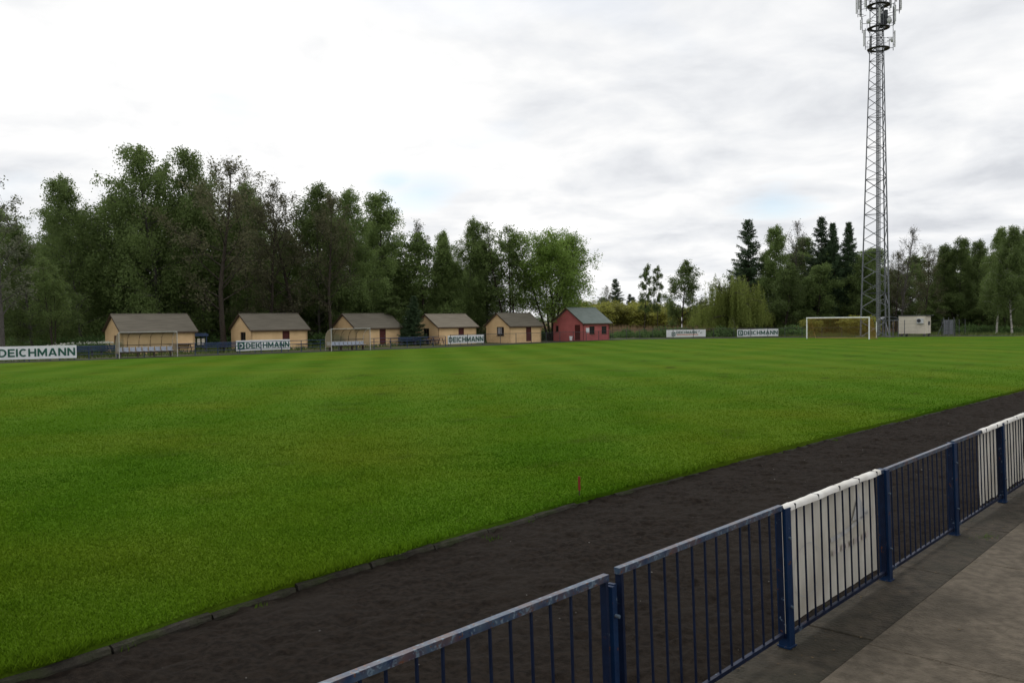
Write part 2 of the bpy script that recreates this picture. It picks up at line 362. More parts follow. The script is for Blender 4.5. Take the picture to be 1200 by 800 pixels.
edge_pts = [(-7.15, -12), (-7.2, -3), (-7.33, 1), (-7.41, 2.8), (-7.65, 4.5), (-7.75, 6.85), (-7.90, 10.2), (-7.82, 14.5), (-7.64, 20.4), (-7.08, 35.4), (-6.6, 60), (-6.6, 100)]
_ey = np.array([p[1] for p in edge_pts]); _ex = np.array([p[0] for p in edge_pts])
def edge_x(y): return np.interp(y, _ey, _ex)
near = [(float(edge_x(y)), float(y)) for y in np.linspace(-12, 100, 140)]
far_edge = [(-10, 117), (-16, 120.5)] + [tuple(G(px, py)[:2]) for px, py in ((1200, 393.8), (1100, 394.3), (1000, 395.1), (910, 395.8), (830, 396.6), (740, 397.6), (680, 400), (600, 403.6), (480, 408.6), (240, 417), (0, 425.6))] + [(-69.3, 0), (-69.5, -12)]
outline = near+far_edge

def grass_material():
    g = bpy.data.materials.new('mown_turf'); g.use_nodes = True; t = g.node_tree; bs = t.nodes['Principled BSDF']
    bs.inputs['Roughness'].default_value = 1; bs.inputs['Specular IOR Level'].default_value = .02
    co = t.nodes.new('ShaderNodeTexCoord')
    def nz(scale, detail, sc=(1, 1, 1), rot=0):
        mp = t.nodes.new('ShaderNodeMapping'); mp.inputs['Scale'].default_value = sc; mp.inputs['Rotation'].default_value = (0, 0, rot)
        n = t.nodes.new('ShaderNodeTexNoise'); n.inputs['Scale'].default_value = scale; n.inputs['Detail'].default_value = detail; n.inputs['Roughness'].default_value = .6
        t.links.new(co.outputs['Object'], mp.inputs[0]); t.links.new(mp.outputs[0], n.inputs['Vector']); return n.outputs[0]
    def rng_(v, a, b, c=0, d=1):
        r = t.nodes.new('ShaderNodeMapRange'); t.links.new(v, r.inputs[0]); r.inputs[1].default_value = a; r.inputs[2].default_value = b; r.inputs[3].default_value = c; r.inputs[4].default_value = d; return r.outputs[0]
    def mix(f, a, b, mode='MIX'):
        x = t.nodes.new('ShaderNodeMix'); x.data_type = 'RGBA'; x.blend_type = mode
        if hasattr(f, 'links'): t.links.new(f, x.inputs[0])
        else: x.inputs[0].default_value = f
        for i, v in ((6, a), (7, b)):
            if hasattr(v, 'links'): t.links.new(v, x.inputs[i])
            else: x.inputs[i].default_value = (*v, 1)
        return x.outputs[2]
    c = mix(rng_(nz(9, 8), .3, .7), (.042, .102, .0035), (.066, .142, .007))
    c = mix(rng_(nz(.16, 3), .42, .66, 0, .55), c, (.114, .142, .010))
    c = mix(rng_(nz(.8, 5, (1.0, .6, 1), .9), .58, .68, 0, .75), c, (.040, .058, .006))          # yellowish worn areas
    c = mix(rng_(nz(.5, 4, (1, .35, 1), .3), .60, .72, 0, .55), c, (.024, .050, .003))
    # mowing passes along the pitch
    sp = t.nodes.new('ShaderNodeSeparateXYZ'); mp = t.nodes.new('ShaderNodeMapping'); mp.inputs['Rotation'].default_value = (0, 0, R_(-50)); t.links.new(co.outputs['Object'], mp.inputs[0]); t.links.new(mp.outputs[0], sp.inputs[0])
    ad = t.nodes.new('ShaderNodeMath'); ad.operation = 'ADD'; t.links.new(sp.outputs[0], ad.inputs[0]); t.links.new(rng_(nz(.25, 2), 0, 1, -1, 1), ad.inputs[1])
    sn = t.nodes.new('ShaderNodeMath'); sn.operation = 'SINE'; ml = t.nodes.new('ShaderNodeMath'); ml.operation = 'MULTIPLY'; ml.inputs[1].default_value = 1.6
    t.links.new(ad.outputs[0], ml.inputs[0]); t.links.new(ml.outputs[0], sn.inputs[0])
    c = mix(rng_(sn.outputs[0], -1, 1, 0, .22), c, (.130, .215, .026))
    t.links.new(c, bs.inputs['Base Color'])
    bp = t.nodes.new('ShaderNodeBump'); bp.inputs['Strength'].default_value = .7; bp.inputs['Distance'].default_value = .04
    t.links.new(nz(22, 8), bp.inputs['Height']); t.links.new(bp.outputs[0], bs.inputs['Normal'])
    return g
M['turf'] = grass_material()
import bmesh
bm = bmesh.new(); top = [bm.verts.new((x, y, 0)) for x, y in outline]; bm.faces.new(top)
bot = [bm.verts.new((x, y, -.135)) for x, y in outline]
for i in range(len(top)):
    j = (i+1) % len(top); bm.faces.new((top[j], top[i], bot[i], bot[j]))
bmesh.ops.triangulate(bm, faces=[f for f in bm.faces if len(f.verts) > 4]); bmesh.ops.recalc_face_normals(bm, faces=bm.faces)
me = bpy.data.meshes.new('pitch'); bm.to_mesh(me); bm.free(); me.materials.append(M['turf'])
link('pitch', me, kind='structure')

# short blades over the near part of the turf, thinning out with distance
n = 1400000
zz_ = 5.2*(48/5.2)**rng.random(n)                     # more blades per square metre close to the terrace
s_ = (rng.random(n)-.5)*1.5
gx = FW[0]*zz_ + RT[0]*zz_*s_; gy = FW[1]*zz_ + RT[1]*zz_*s_
keep = (gx < edge_x(gy)+np.maximum(.012, .045+.20*vnoise(gx, gy, .35, 9)+.08*vnoise(gx, gy, 1.3, 29))) & (gy > -8) & (gx > -60) & (rng.random(n) < np.clip(1.3-zz_/36, 0, 1))
gx, gy, gz_ = gx[keep], gy[keep], zz_[keep]; n = len(gx)
h = (.012+.014*rng.random(n))*(1+1.0*np.clip(vnoise(gx, gy, .5, 3), 0, .5)) + .060*np.exp(-np.maximum(edge_x(gy)-gx, 0)/.12)*rng.random(n)*np.clip(.9+2.2*vnoise(gx, gy, .8, 19), .1, 2)
w = .0030*(1+gz_/9); az = rng.random(n)*6.283; ln = h*(.2+.9*rng.random(n)); la = rng.random(n)*6.283
cx, sy = np.cos(az)*w, np.sin(az)*w
V = np.empty((n, 3, 3)); V[:, 0] = np.stack([gx-cx, gy-sy, np.full(n, -.002)], 1); V[:, 1] = np.stack([gx+cx, gy+sy, np.full(n, -.002)], 1)
V[:, 2] = np.stack([gx+np.cos(la)*ln, gy+np.sin(la)*ln, h], 1)
tone = np.clip(rng.random(n)*.30+.75*vnoise(gx, gy*.6, 1.7, 4)+.35*vnoise(gx, gy, .25, 5)+.4*vnoise(gx, gy, 5, 15)+.35, 0, 1)
M['blade'] = mat('grass_blade', (.050, .128, .003), (.092, .192, .006), attr='tone', rough=.8, spec=.05, c3=(.140, .165, .009), scale3=.16, f3=.5)
link('mown_grass', arrmesh('mown_grass', V.reshape(-1, 3), np.arange(n*3).reshape(-1, 3), M['blade'], tone), label='short mown green grass covering the near side of the pitch', cat='grass', kind='stuff')

# cinder track beside the terrace: real clods, ruts and footprints
def track_z(X, Y):
    z = -.085 + .020*vnoise(X, Y, .9, 1) + .022*vnoise(X, Y, .28, 2) + .030*vnoise(X, Y, .11, 6) + .022*vnoise(X, Y*.6, .055, 7)
    ft = vnoise(X+3, Y*.8, .22, 8); z -= .035*np.clip(ft-.22, 0, .2)*4
    return z - .02*np.exp(-((X+3.1)/.15)**2)
V1, F1 = grid(-8.3, -2.98, -3, 40, 150, 1100, track_z)
V1[:, 0] = np.where(V1[:, 0] < -7.0, V1[:, 0], V1[:, 0])
V2, F2 = grid(-8.3, -2.98, 40, 140, 30, 90, lambda X, Y: -.085+.02*vnoise(X, Y, .9, 1))
V3, F3 = grid(-8.3, -2.98, -14, -3, 30, 40, lambda X, Y: -.085+.02*vnoise(X, Y, .9, 1))
Vt = np.vstack([V1, V2, V3]); Ft = np.vstack([F1, F2+len(V1), F3+len(V1)+len(V2)])
# the pitch stands on top: keep only faces outside the turf
cen = Vt[Ft].mean(1); Ft = Ft[cen[:, 0] > edge_x(cen[:, 1])-.06]
link('cinder_track', arrmesh('cinder_track', Vt, Ft, M['cinder'], smooth=True), kind='structure')
n = 260
px_ = rng.uniform(-7.4, -3.1, n); py_ = 1+38*rng.random(n)**1.4; r_ = .004+.010*rng.random(n)**3
pv, pf = [], []
for a, b, r in zip(px_, py_, r_):
    z = float(track_z(np.array(a), np.array(b)))+r*.4; k = len(pv)
    rr = [r*random.uniform(.6, 1.3) for _ in range(6)]
    pv += [(a-rr[0], b, z), (a+rr[1], b, z), (a, b-rr[2], z), (a, b+rr[3], z), (a, b, z-rr[4]*.6), (a, b, z+rr[5]*.6)]
    pf += [(k+i, k+j, k+l) for i, j, l in ((0,2,5),(2,1,5),(1,3,5),(3,0,5),(2,0,4),(1,2,4),(3,1,4),(0,3,4))]
link('loose_grit', arrmesh('loose_grit', pv, pf, M['pebble']), label='pale grit and litter specks scattered on the black cinder track', cat='grit', kind='stuff')

# kerb stones between turf and track
kerb = link('kerb', None, kind='structure'); y = -2.0; kmesh = []
for v in range(6):
    mb = MB(); prof = [(-.045, -.12), (-.045, .006), (-.01, .018), (.03, .006), (.045, -.03), (.045, -.12)]
    ys = np.linspace(-.49, .49, 7); vv = []
    for q in ys:
        for a, b in prof: vv.append((a+random.uniform(-.006, .006), q, b+random.uniform(-.008, .006)))
    k = len(prof); ff = [(i*k+j, i*k+(j+1) % k, (i+1)*k+(j+1) % k, (i+1)*k+j) for i in range(6) for j in range(k)] + [tuple(range(k))[::-1], tuple(range(6*k, 7*k))]
    mb.add(vv, ff); kmesh.append(mb.mesh('kerb_stone', M['kerb']))
i = 0
while y < 46:
    a = math.atan2(float(edge_x(y+1)-edge_x(y)), 1.0)
    o = link('kerb_stone', kmesh[i % 6], kerb, (float(edge_x(y+.5))+.03+random.uniform(-.012, .012), y+.5, random.uniform(-.03, .0)-.046-(.03 if y > 9 else 0)), -a+random.uniform(-.012, .012)); y += 1.0; i += 1

# track on the far side, and the dry field beyond the end line
fe = [p for p in far_edge[2:]]
mb = MB(); q = [(p[0]-.0, p[1]) for p in fe]
outw = [(-20, 126), (-27, 125.5), (-34, 121.5), (-43, 115.5), (-50.5, 111.8), (-57.5, 105.5), (-66, 97.5), (-66.8, 83), (-66.9, 70.5), (-66.8, 55.5), (-69.6, 35.5), (-71.3, 20.5), (-72.3, 0), (-72.5, -12)]
for i in range(len(fe)-1):
    j0 = min(i, len(outw)-2)
vv = []
ins = [(p[0]+.15*(1 if p[0] < -55 else 0), p[1]) for p in fe]
ou = outw[1:1+len(ins)]
for a, b in zip(ins, ou): vv += [(a[0], a[1], -.05), (b[0], b[1], -.05)]
mb.add(vv, [(2*i, 2*i+2, 2*i+3, 2*i+1) for i in range(len(ins)-1)])
mb.put('far_cinder_track', M['cinder_far'], kind='structure')
mb = MB(); c = [D(px, 380, z) for px, z in ((560, 150), (1060, 135), (1400, 240), (1500, 700), (400, 700), (420, 230))]
mb.add([(p[0], p[1], -.08) for p in c], [tuple(range(6))]); mb.put('dry_field', M['dry'], kind='structure')

# concrete walkway in front of the terrace: dark edge strip and paler slabs, then the terrace steps we stand on
walk = link('walkway', None, kind='structure')
def slab(x0, x1, y0, y1, z1, mm, tilt=0):
    mb = MB(); b = .008
    lo = [(x0, y0), (x1, y0), (x1, y1), (x0, y1)]; hi = [(x0+b, y0+b), (x1-b, y0+b), (x1-b, y1-b), (x0+b, y1-b)]
    z = [z1+random.uniform(-.004, .004) for _ in range(4)]
    vv = [(*p, -.2) for p in lo]+[(p[0], p[1], zz-b) for p, zz in zip(lo, z)]+[(p[0], p[1], zz) for p, zz in zip(hi, z)]
    ff = [(4,5,9,8),(5,6,10,9),(6,7,11,10),(7,4,8,11),(8,9,10,11),(0,1,5,4),(1,2,6,5),(2,3,7,6),(3,0,4,7)]
    mb.add(vv, ff); mb.put('concrete_slab', mm, walk)
y = -4.3
while y < 40:
    slab(-3.03, -2.44, y, y+2.245, .10, M['concrete_dark']); y += 2.25
y = -5.2
while y < 40:
    slab(-2.432, -.95, y, y+2.99, .118, M['concrete']); y += 3.0
ter = link('terrace', None, kind='structure')
for i, x0 in enumerate((-.94, -.2, .54, 1.28)):
    MB().box(x0, x0+.74-.004 if i < 3 else 6, -8, 42, -.2, .42+.34*i).put('step', M['concrete'], ter)
#@@FENCE
# ------------------------------------------------------------------ near railing
PY = [-2.63, -.38, 1.85, 4.09, 6.38, 8.64, 10.94, 13.25, 15.5, 17.75, 20.0, 22.25, 24.5, 26.75, 29.0, 31.25, 33.5]
FX, LEAN = -2.905, .035
rail = thing('railing', (FX, 0, .10), 'navy steel railing with thin upright bars along the concrete walkway', 'railing')
def lx(z): return -LEAN*z/1.1
postm = MB()
postm.bar((lx(-.1), 0, -.1), (lx(1.085), 0, 1.085), .092, .092, (0, 1, 0)).box(lx(1.085)-.047, lx(1.085)+.047, -.047, .047, 1.085, 1.093)
postm.box(-.058, .058, -.055, .055, .004, .014)
pm = postm.mesh('post', M['navy_post'])
bolt = MB().tube([(.0, 0, 0), (.03, 0, 0)], .011, 6).mesh('bolt', M['navy_worn'])
rod_cache = {}
for i, y in enumerate(PY):
    if i == 3:
        sm_ = MB(); sm_.bar((lx(-.1), -.016, -.1), (lx(1.03), -.016, 1.03), .05, .028, (0, 1, 0)).bar((lx(-.1)-.012, .017, -.1), (lx(1.035)-.012, .017, 1.035), .05, .030, (0, 1, 0)).box(-.07, .07, -.06, .06, .004, .016)
        p = sm_.put('post', M['navy_post'], rail, loc=(0, y-.012, 0)); link('bolt', bolt, p, (.028+lx(.86), -.01, .86)); continue
    p = link('post', pm, rail, (0, y, random.uniform(-.015, .012)), random.uniform(-.05, .05))
    for z in (.32, .86): link('bolt', bolt, p, (.035+lx(z), 0, z))
for i in range(len(PY)-1):
    a, b = PY[i]+.062, PY[i+1]-.062
    if i == 3: a += .005
    if i == 2: b -= .02
    ln = b-a; dz = random.uniform(-.012, .012) if i not in (2, 3) else (.010, .026)[i-2]; tilt = random.uniform(-.010, .010)
    if i in (4, 7, 8): dz = tilt = 0
    pn = link('panel', None, rail, (random.uniform(-.004, .004), a, dz))
    f = MB()
    t1 = 1.055+tilt
    f.bar((lx(.06), 0, .06), (lx(1.055), 0, 1.055), .045, .022, (0, 1, 0)).bar((lx(.06), ln, .06), (lx(t1), ln, t1), .045, .022, (0, 1, 0))
    f.bar((lx(.085), .0115, .085), (lx(.085), ln-.0115, .085), .03, .03)
    o = link('frame', f.mesh('frame', M['navy']), rail, pn.location.copy()); bpy.data.objects.remove(pn); pn = o
    tr = MB().bar((lx(1.07), -.025, 1.077), (lx(1.07+tilt), ln+.025, 1.077+tilt), .040, .038).mesh('top_rail', M['rail_top'])
    link('top_rail', tr, pn)
    nb = 12 if i != 3 else 12
    for k in range(nb):
        yy = ln*(k+1)/(nb+1)+random.uniform(-.008, .008); t2 = 1.054+tilt*yy/ln
        bmh = MB().bar((lx(.1), 0, .1), (lx(t2)+random.uniform(-.004, .004), random.uniform(-.012, .012), t2), .0125, .0125, (0, 1, 0)).mesh('baluster', M['navy'])
        link('baluster', bmh, pn, (0, yy, 0))
    if i == 3:    # upright bleached by the weather beside the banner post
        s = MB().bar((lx(.1)+.014, ln-.005, .1), (lx(1.05)+.014, ln-.005, 1.05), .02, .006, (0, 1, 0)).mesh('weathered_strip', M['banner']); link('weathered_strip', s, pn, label='pale bleached strip on the end upright')

def banner(y0, y1, label, seed, z0=.13, wav=.0, ragged=0):
    t = thing('banner', (FX-.022, y0, .10), label, 'banner', 'white banners tied behind the railing bars')
    nx, nz = 60, 26; ln = y1-y0
    Y, Z = np.meshgrid(np.linspace(0, ln, nx), np.linspace(z0, 1.06, nz), indexing='ij')
    X = -LEAN*Z/1.1 - .012 + .014*vnoise(Y+seed*3, Z, .33, 11) + .010*vnoise(Y*2, Z*.4+seed, .2, 12) + wav*np.sin(Y*9+Z)
    Zr = Z + ragged*vnoise(Y, Z*0, .16, 13)*(1-(Z-z0)/(1.06-z0)); Yr = Y+ragged*1.2*vnoise(Z, Y*0+seed, .3, 14)*np.where(Y > ln*.9, 1, 0)
    V = np.stack([X, Yr, Zr], -1).reshape(-1, 3); i, j = np.meshgrid(np.arange(nx-1), np.arange(nz-1), indexing='ij'); a = (i*nz+j).ravel()
    F = np.stack([a, a+nz, a+nz+1, a+1], 1)
    link('sheet', arrmesh('sheet', V, F, M['banner'], smooth=True), t)
    hem = MB(); ys = np.linspace(-.075, ln-.0, 26)
    pr = [(-.028, -.03), (-.028, .012), (-.024, .032), (.026, .033), (.038, .016), (.039, -.010)]; vv = []
    for y in ys:
        for a, b in pr: vv.append((a+lx(1.07)+.022+random.uniform(-.003, .003), y, 1.077+b+random.uniform(-.003, .003)))
    k = len(pr); hem.add(vv, [(i*k+j, i*k+j+1, (i+1)*k+j+1, (i+1)*k+j) for i in range(len(ys)-1) for j in range(k-1)], True)
    hem.put('folded_hem', M['banner_hem'], t)
    tie = MB().box(-.034, .042, -.004, .004, -.005, .0345).mesh('cable_tie', M['grating'])
    for q in np.linspace(.12, ln-.12, 5): link('cable_tie', tie, t, (lx(1.07)+.022, q, 1.077))
    return t
t = banner(PY[4]+.03, PY[5]-.16, 'large dirty white banner with faded sail print, filling the whole railing bay nearest us', 1)
# faded print: a sail, a swoosh, and marks too worn to read
def print_poly(pts, m, nm):
    mb = MB(); mb.add([(-LEAN*z/1.1+.0025+.0, y, z) for y, z in pts], [tuple(range(len(pts)))]); return mb.put(nm, m, t)
print_poly([(1.45, .72), (1.75, .70), (1.62, .95)], M['banner_print'], 'faded_sail')
print_poly([(1.64, .90), (1.78, .71), (1.86, .71)], M['banner_print'], 'faded_sail')
print_poly([(.95+.9*u, .66+.10*u*u) for u in np.linspace(0, 1, 9)]+[(.95+.9*u, .62+.11*u*u) for u in np.linspace(1, 0, 9)], M['banner_print'], 'faded_swoosh')
mk = MB()
for k in range(9):
    y = .98+k*.1; mk.add([(-LEAN*z/1.1+.0025, yy, z) for yy, z in ((y, .5), (y+.06, .5), (y+.06, .545+.01*(k % 3)), (y, .55))], [(0, 1, 2, 3)])
mk.put('faded_marks', M['banner_red'], t)
ring = MB(); pts = [(.45+.28*math.cos(a), .50+.22*math.sin(a)) for a in np.linspace(.5, 5.6, 26)]
for (a, b), (c, d) in zip(pts[:-1], pts[1:]):
    ring.add([(-LEAN*z/1.1+.0025, y, z) for y, z in ((a, b), (c, d), (c*.97+.0135, d*.97+.015), (a*.97+.0135, b*.97+.015))], [(0, 1, 2, 3)])
ring.put('faded_curve', M['banner_print'], t)
banner(12.25, 14.75, 'crumpled white banner spanning half of two railing bays at the right edge', 5, .12, .006, .05)

# ------------------------------------------------------------------ marker stake, grass tuft in the walkway joint
p = G(679, 581)
t = thing('marker_stake', (p[0], p[1], 0), 'thin red wooden stake standing alone in the grass near the track', 'stake')
MB().bar((0, 0, .09), (-.006, .004, .30), .030, .022).put('painted_top', M['red_stake'], t)
MB().tube([(0, 0, -.08), (0, 0, .09)], [.004, .009], 6).put('bare_foot', M['wood_dark'], t)
tv, tf = [], []
for k in range(110):
    a = random.gauss(0, .10); b = random.gauss(0, .05); hh = random.uniform(.006, .024); j = len(tv)
    tv += [(a-.003, b, 0), (a+.003, b, 0), (a+random.uniform(-.03, .03), b+random.uniform(-.03, .03), hh)]; tf.append((j, j+1, j+2))
p = G(1157, 627, .118)
o = link('grass_tuft', arrmesh('grass_tuft', tv, tf, M['blade'], rng.random(len(tf))*.3), None, (p[0], p[1], .10), R_(70), 'small grass tuft growing in the walkway beside the railing', 'grass tuft')
lv, lf = [], []
def speck(a, b, z, r):
    k = len(lv); th = random.uniform(0, 6.28); e = random.uniform(.4, .8); c_, s_q = math.cos(th)*r, math.sin(th)*r
    lv.extend([(a+c_, b+s_q, z), (a-s_q*e, b+c_*e, z+r*random.uniform(.1, .6)), (a-c_, b-s_q, z+.001), (a+s_q*e, b-c_*e, z+r*random.uniform(0, .4))]); lf.append((k, k+1, k+2, k+3))
for q in range(420):
    u = random.random(); speck(-2.99+.5*u**2.2 if q < 300 else random.uniform(-2.4, -1.0), random.uniform(4.5, 22), .108 if q < 300 else .126, random.uniform(.004, .016))
M['litter'] = mat('dead_leaf', (.055, .036, .018), (.14, .10, .05), attr='tone', rough=.9)
link('leaf_litter', arrmesh('leaf_litter', lv, lf, M['litter'], rng.random(len(lf))), label='dead leaves and bits blown against the foot of the railing', cat='litter', kind='stuff')
wv, wf = [], []
for q in range(26):
    a0, b0 = (random.uniform(-3.2, -3.05), random.uniform(3, 24)) if q < 20 else (random.uniform(-7.75, -7.4), random.uniform(3, 20)); nb_ = random.randint(14, 40); sp_ = random.uniform(.03, .08)
    for k in range(nb_):
        a, b = random.gauss(a0, sp_), random.gauss(b0, sp_); hh = random.uniform(.01, .04); j = len(wv); th = random.uniform(0, 3.14)
        wv += [(a-.004*math.cos(th), b-.004*math.sin(th), -.10), (a+.004*math.cos(th), b+.004*math.sin(th), -.10), (a+random.uniform(-.04, .04), b+random.uniform(-.04, .04), -.075+hh)]; wf.append((j, j+1, j+2))
link('track_weeds', arrmesh('track_weeds', wv, wf, M['blade'], rng.random(len(wf))*.4), label='thin weeds sprouting from the cinder at the kerb and walkway edge', cat='weeds', kind='stuff')
#@@HUTS
# ------------------------------------------------------------------ huts
def wall_mesh(L_, H_, th, openings, tri=None):
    """wall in the local xz plane, thickness towards +y; rectangular openings left open; optional gable apex height"""
    xs = sorted({0, L_, *[o[0] for o in openings], *[o[1] for o in openings]}); zs = sorted({-.16, H_, *[o[2] for o in openings], *[o[3] for o in openings]})
    mb = MB()
    for a, b in zip(xs[:-1], xs[1:]):
        for c, d in zip(zs[:-1], zs[1:]):
            if any(o[0]-1e-6 <= a and b <= o[1]+1e-6 and o[2]-1e-6 <= c and d <= o[3]+1e-6 for o in openings): continue
            mb.box(a, b, 0, th, c, d)
    if tri:
        mb.add([(0, 0, H_), (L_, 0, H_), (L_/2, 0, tri), (0, th, H_), (L_, th, H_), (L_/2, th, tri)], [(0, 1, 2), (5, 4, 3), (1, 4, 5, 2), (0, 2, 5, 3)])
    return mb
def window(parent, x0, x1, z0, z1, curtain=False, on_gable=False, bars=1, frame='wood_dark'):
    f = MB(); t = .06; y0, y1 = .04, .10
    f.box(x0, x1, y0, y1, z0, z0+t).box(x0, x1, y0, y1, z1-t, z1).box(x0, x0+t, y0, y1, z0+t, z1-t).box(x1-t, x1, y0, y1, z0+t, z1-t)
    for k in range(bars):
        xm = x0+(x1-x0)*(k+1)/(bars+1); f.box(xm-.02, xm+.02, y0+.01, y1-.01, z0+t, z1-t)
    f.box(x0-.04, x1+.04, -.05, .038, z0-.05, z0-.003)
    o = f.put('window', M[frame], parent)
    if on_gable: o.rotation_euler.z = R_(-90); o.location = on_gable
    MB().box(x0+t, x1-t, .075, .085, z0+t, z1-t).put('pane', M['pane'], o)
    if curtain:
        c = MB(); n = 10; xs = np.linspace(x0+t+.05, x1-t-.3*(x1-x0), n)
        vv = [(x, .069+.004*(-1)**i, z) for i, x in enumerate(xs) for z in (z0+t+.15, z1-t-.02)]
        c.add(vv, [(2*i, 2*i+2, 2*i+3, 2*i+1) for i in range(n-1)]); c.put('curtain', M['curtain'], o)
    return o
def door(parent, x0, x1, z1, m, gable=None, label=None):
    f = MB(); nb = 5; w = (x1-x0-.12)/nb
    f.box(x0, x0+.06, .03, .12, 0, z1).box(x1-.06, x1, .03, .12, 0, z1).box(x0+.06, x1-.06, .03, .12, z1-.06, z1)
    for k in range(nb): f.box(x0+.06+k*w+.004, x0+.06+(k+1)*w-.004, .07+.004*(k % 2), .11, 0, z1-.062)
    f.box(x0+.08, x1-.08, .055, .069, .35, .45).box(x0+.08, x1-.08, .055, .069, z1-.55, z1-.45)
    o = f.put('door', m, parent, label=label)
    if gable: o.rotation_euler.z = R_(-90); o.location = gable
    MB().box(x1-.17, x1-.14, .03, .066, .95, 1.08).put('handle', M['galv'], o)
    return o
def hut(px, z, px_right, ddir, depth, eave, ridge, front, gable, label, wallm, roofm, group=None, oh=.22, name='hut', rear=True):
    A = D(px, 380, z); d = np.array([*ddir, 0.0]); d /= np.linalg.norm(d)
    lo, hi = 1, 15
    for _ in range(40):
        mid = (lo+hi)/2
        if PX(A+d*mid)[0] < px_right: lo = mid
        else: hi = mid
    Wd = lo; rz = math.atan2(d[1], d[0])
    t = thing(name, (A[0], A[1], 0), label, 'hut' if name == 'hut' else 'house', group, rz)
    th = .22
    ops = [(f*Wd-w/2, f*Wd+w/2, 0 if k == 'door' else s, h) for k, f, w, s, h, *_ in front]
    wall_mesh(Wd, eave, th, ops).put('wall', wallm, t)
    gops = [(c-w/2, c+w/2, 0 if k == 'door' else s, h) for k, c, w, s, h, *_ in gable]
    # gable: built along local x then turned so that x runs from the rear to the front corner
    gm = wall_mesh(depth, eave, th, [(depth-b, depth-a, c, d_) for a, b, c, d_ in gops], ridge)
    o = gm.put('wall', wallm, t); o.rotation_euler.z = R_(-90); o.location = (-.001, depth+.0, 0)
    g2 = wall_mesh(depth, eave, th, [], ridge); o = g2.put('wall', wallm, t); o.rotation_euler.z = R_(-90); o.location = (Wd-th+.001, depth, 0)
    MB().box(th, Wd-th, depth-th, depth-.003, -.16, eave).put('wall', wallm, t)
    MB().box(th, Wd-th, th, depth-th, -.16, -.02).put('floor_slab', M['brick'], t)
    # roof: two slopes with felt ridge, boards at the verges
    half = depth/2; sl = (ridge-eave)/half; ov = .32; rt = .09
    for sgn in (1, -1):
        vo = ov if sgn == 1 else .10; yb = -vo if sgn == 1 else depth+vo; ze = eave-vo*sl+.02; zr = ridge+.02
        n = 9; mb = MB(); vv = []
        us = np.linspace(0, 1, n)
        xs = np.linspace(-oh, Wd+oh, 15)
        X, Uu = np.meshgrid(xs, us, indexing='ij')
        Yg = yb+(half-yb)*Uu; Zg = ze+(zr-ze)*Uu + .02*vnoise(X*1.0+px, Uu*3, 1.1, 21)
        a = np.stack([X, Yg, Zg+rt], -1).reshape(-1, 3); b = np.stack([X, Yg, Zg], -1).reshape(-1, 3); N_ = len(a)
        ii, jj = np.meshgrid(np.arange(14), np.arange(n-1), indexing='ij'); q = (ii*n+jj).ravel()
        F = np.stack([q, q+n, q+n+1, q+1], 1)
        side = [(i*n, i*n+N_, (i+1)*n+N_, (i+1)*n) for i in range(14)]+[(i*n+n-1, (i+1)*n+n-1, (i+1)*n+n-1+N_, i*n+n-1+N_) for i in range(14)]
        ends = [(j, j+1, j+1+N_, j+N_) for j in range(n-1)]+[(14*n+j, 14*n+j+N_, 14*n+j+1+N_, 14*n+j+1) for j in range(n-1)]
        mb.add(np.vstack([a, b]), [tuple(r) for r in F]+[tuple(r[::-1]+N_) for r in F]+side+ends, False)
        o = mb.put('roof_slope', roofm, t)
        fb = MB(); fb.bar((-oh+.02, yb-.014*sgn, ze+.0), (Wd+oh-.02, yb-.014*sgn, ze+.0), .02, .13); fb.put('fascia', M['wood_dark'], o)
        vb = MB()
        for xx in (-oh-.014, Wd+oh+.014): vb.bar((xx, yb, ze+.03), (xx, half-.004*sgn, zr+.03), .022, .13)
        vb.put('verge_board', M['wood_dark'], o)
    MB().tube([(-oh+.01, half, ridge+.115), (Wd+oh-.01, half, ridge+.115)], .055, 8).put('ridge_cap', roofm, t)
    for k, f, w, s, h, *ex in front:
        x0, x1 = f*Wd-w/2, f*Wd+w/2
        if k == 'door': door(t, x0+.002, x1-.002, h-.002, M[ex[0]] if ex else M['door_red'])
        else: window(t, x0+.002, x1-.002, s+.002, h-.002, bool(ex and ex[0]))
    for k, c, w, s, h, *ex in gable:
        # same turn as the wall: local x = depth - position
        x0, x1 = depth-c-w/2, depth-c+w/2
        if k == 'door': door(t, x0+.002, x1-.002, h-.002, M[ex[0]] if ex else M['door_red'], gable=(-.001, depth, 0))
        else: window(t, x0+.002, x1-.002, s+.002, h-.002, bool(ex and ex[0]), on_gable=(-.001, depth, 0))
    return t, Wd
DD = (.10, .995); HG = 'tan plastered huts in a row beyond the pitch'
hut(142, 79, 228, DD, 4.8, 2.02, 3.52, [], [('door', 1.6, 1.1, 0, 1.62, 'door_brown')], 'tan hut behind the larger dugout, leftmost of the row, brown door in its gable', M['plaster'], M['roof'], HG)
hut(294, 87, 360, DD, 4.8, 2.02, 3.50, [('door', .61, .82, 0, 1.88)], [('window', 1.9, 1.25, .65, 1.72)], 'tan hut behind the board with a green square emblem, window in its gable', M['plaster'], M['roof'], HG)
hut(416, 95, 469, DD, 4.8, 2.02, 3.46, [('door', .60, .85, 0, 1.88)], [], 'tan hut partly behind the smaller dugout with dark red door', M['plaster'], M['roof'], HG)
hut(513, 100, 558, DD, 4.6, 2.0, 3.36, [('door', .60, .85, 0, 1.88)], [('window', 2.3, 1.15, .65, 1.78)], 'tan hut with paler roof between the dark spruce and the small board', M['plaster'], M['roof_pale'], HG)
hut(597, 104, 634, DD, 4.4, 2.0, 3.42, [('door', .60, .9, 0, 1.88)], [('window', 1.7, 1.35, .72, 1.82, True)], 'tan hut next to the red house, curtain in its gable window', M['plaster'], M['roof'], HG)
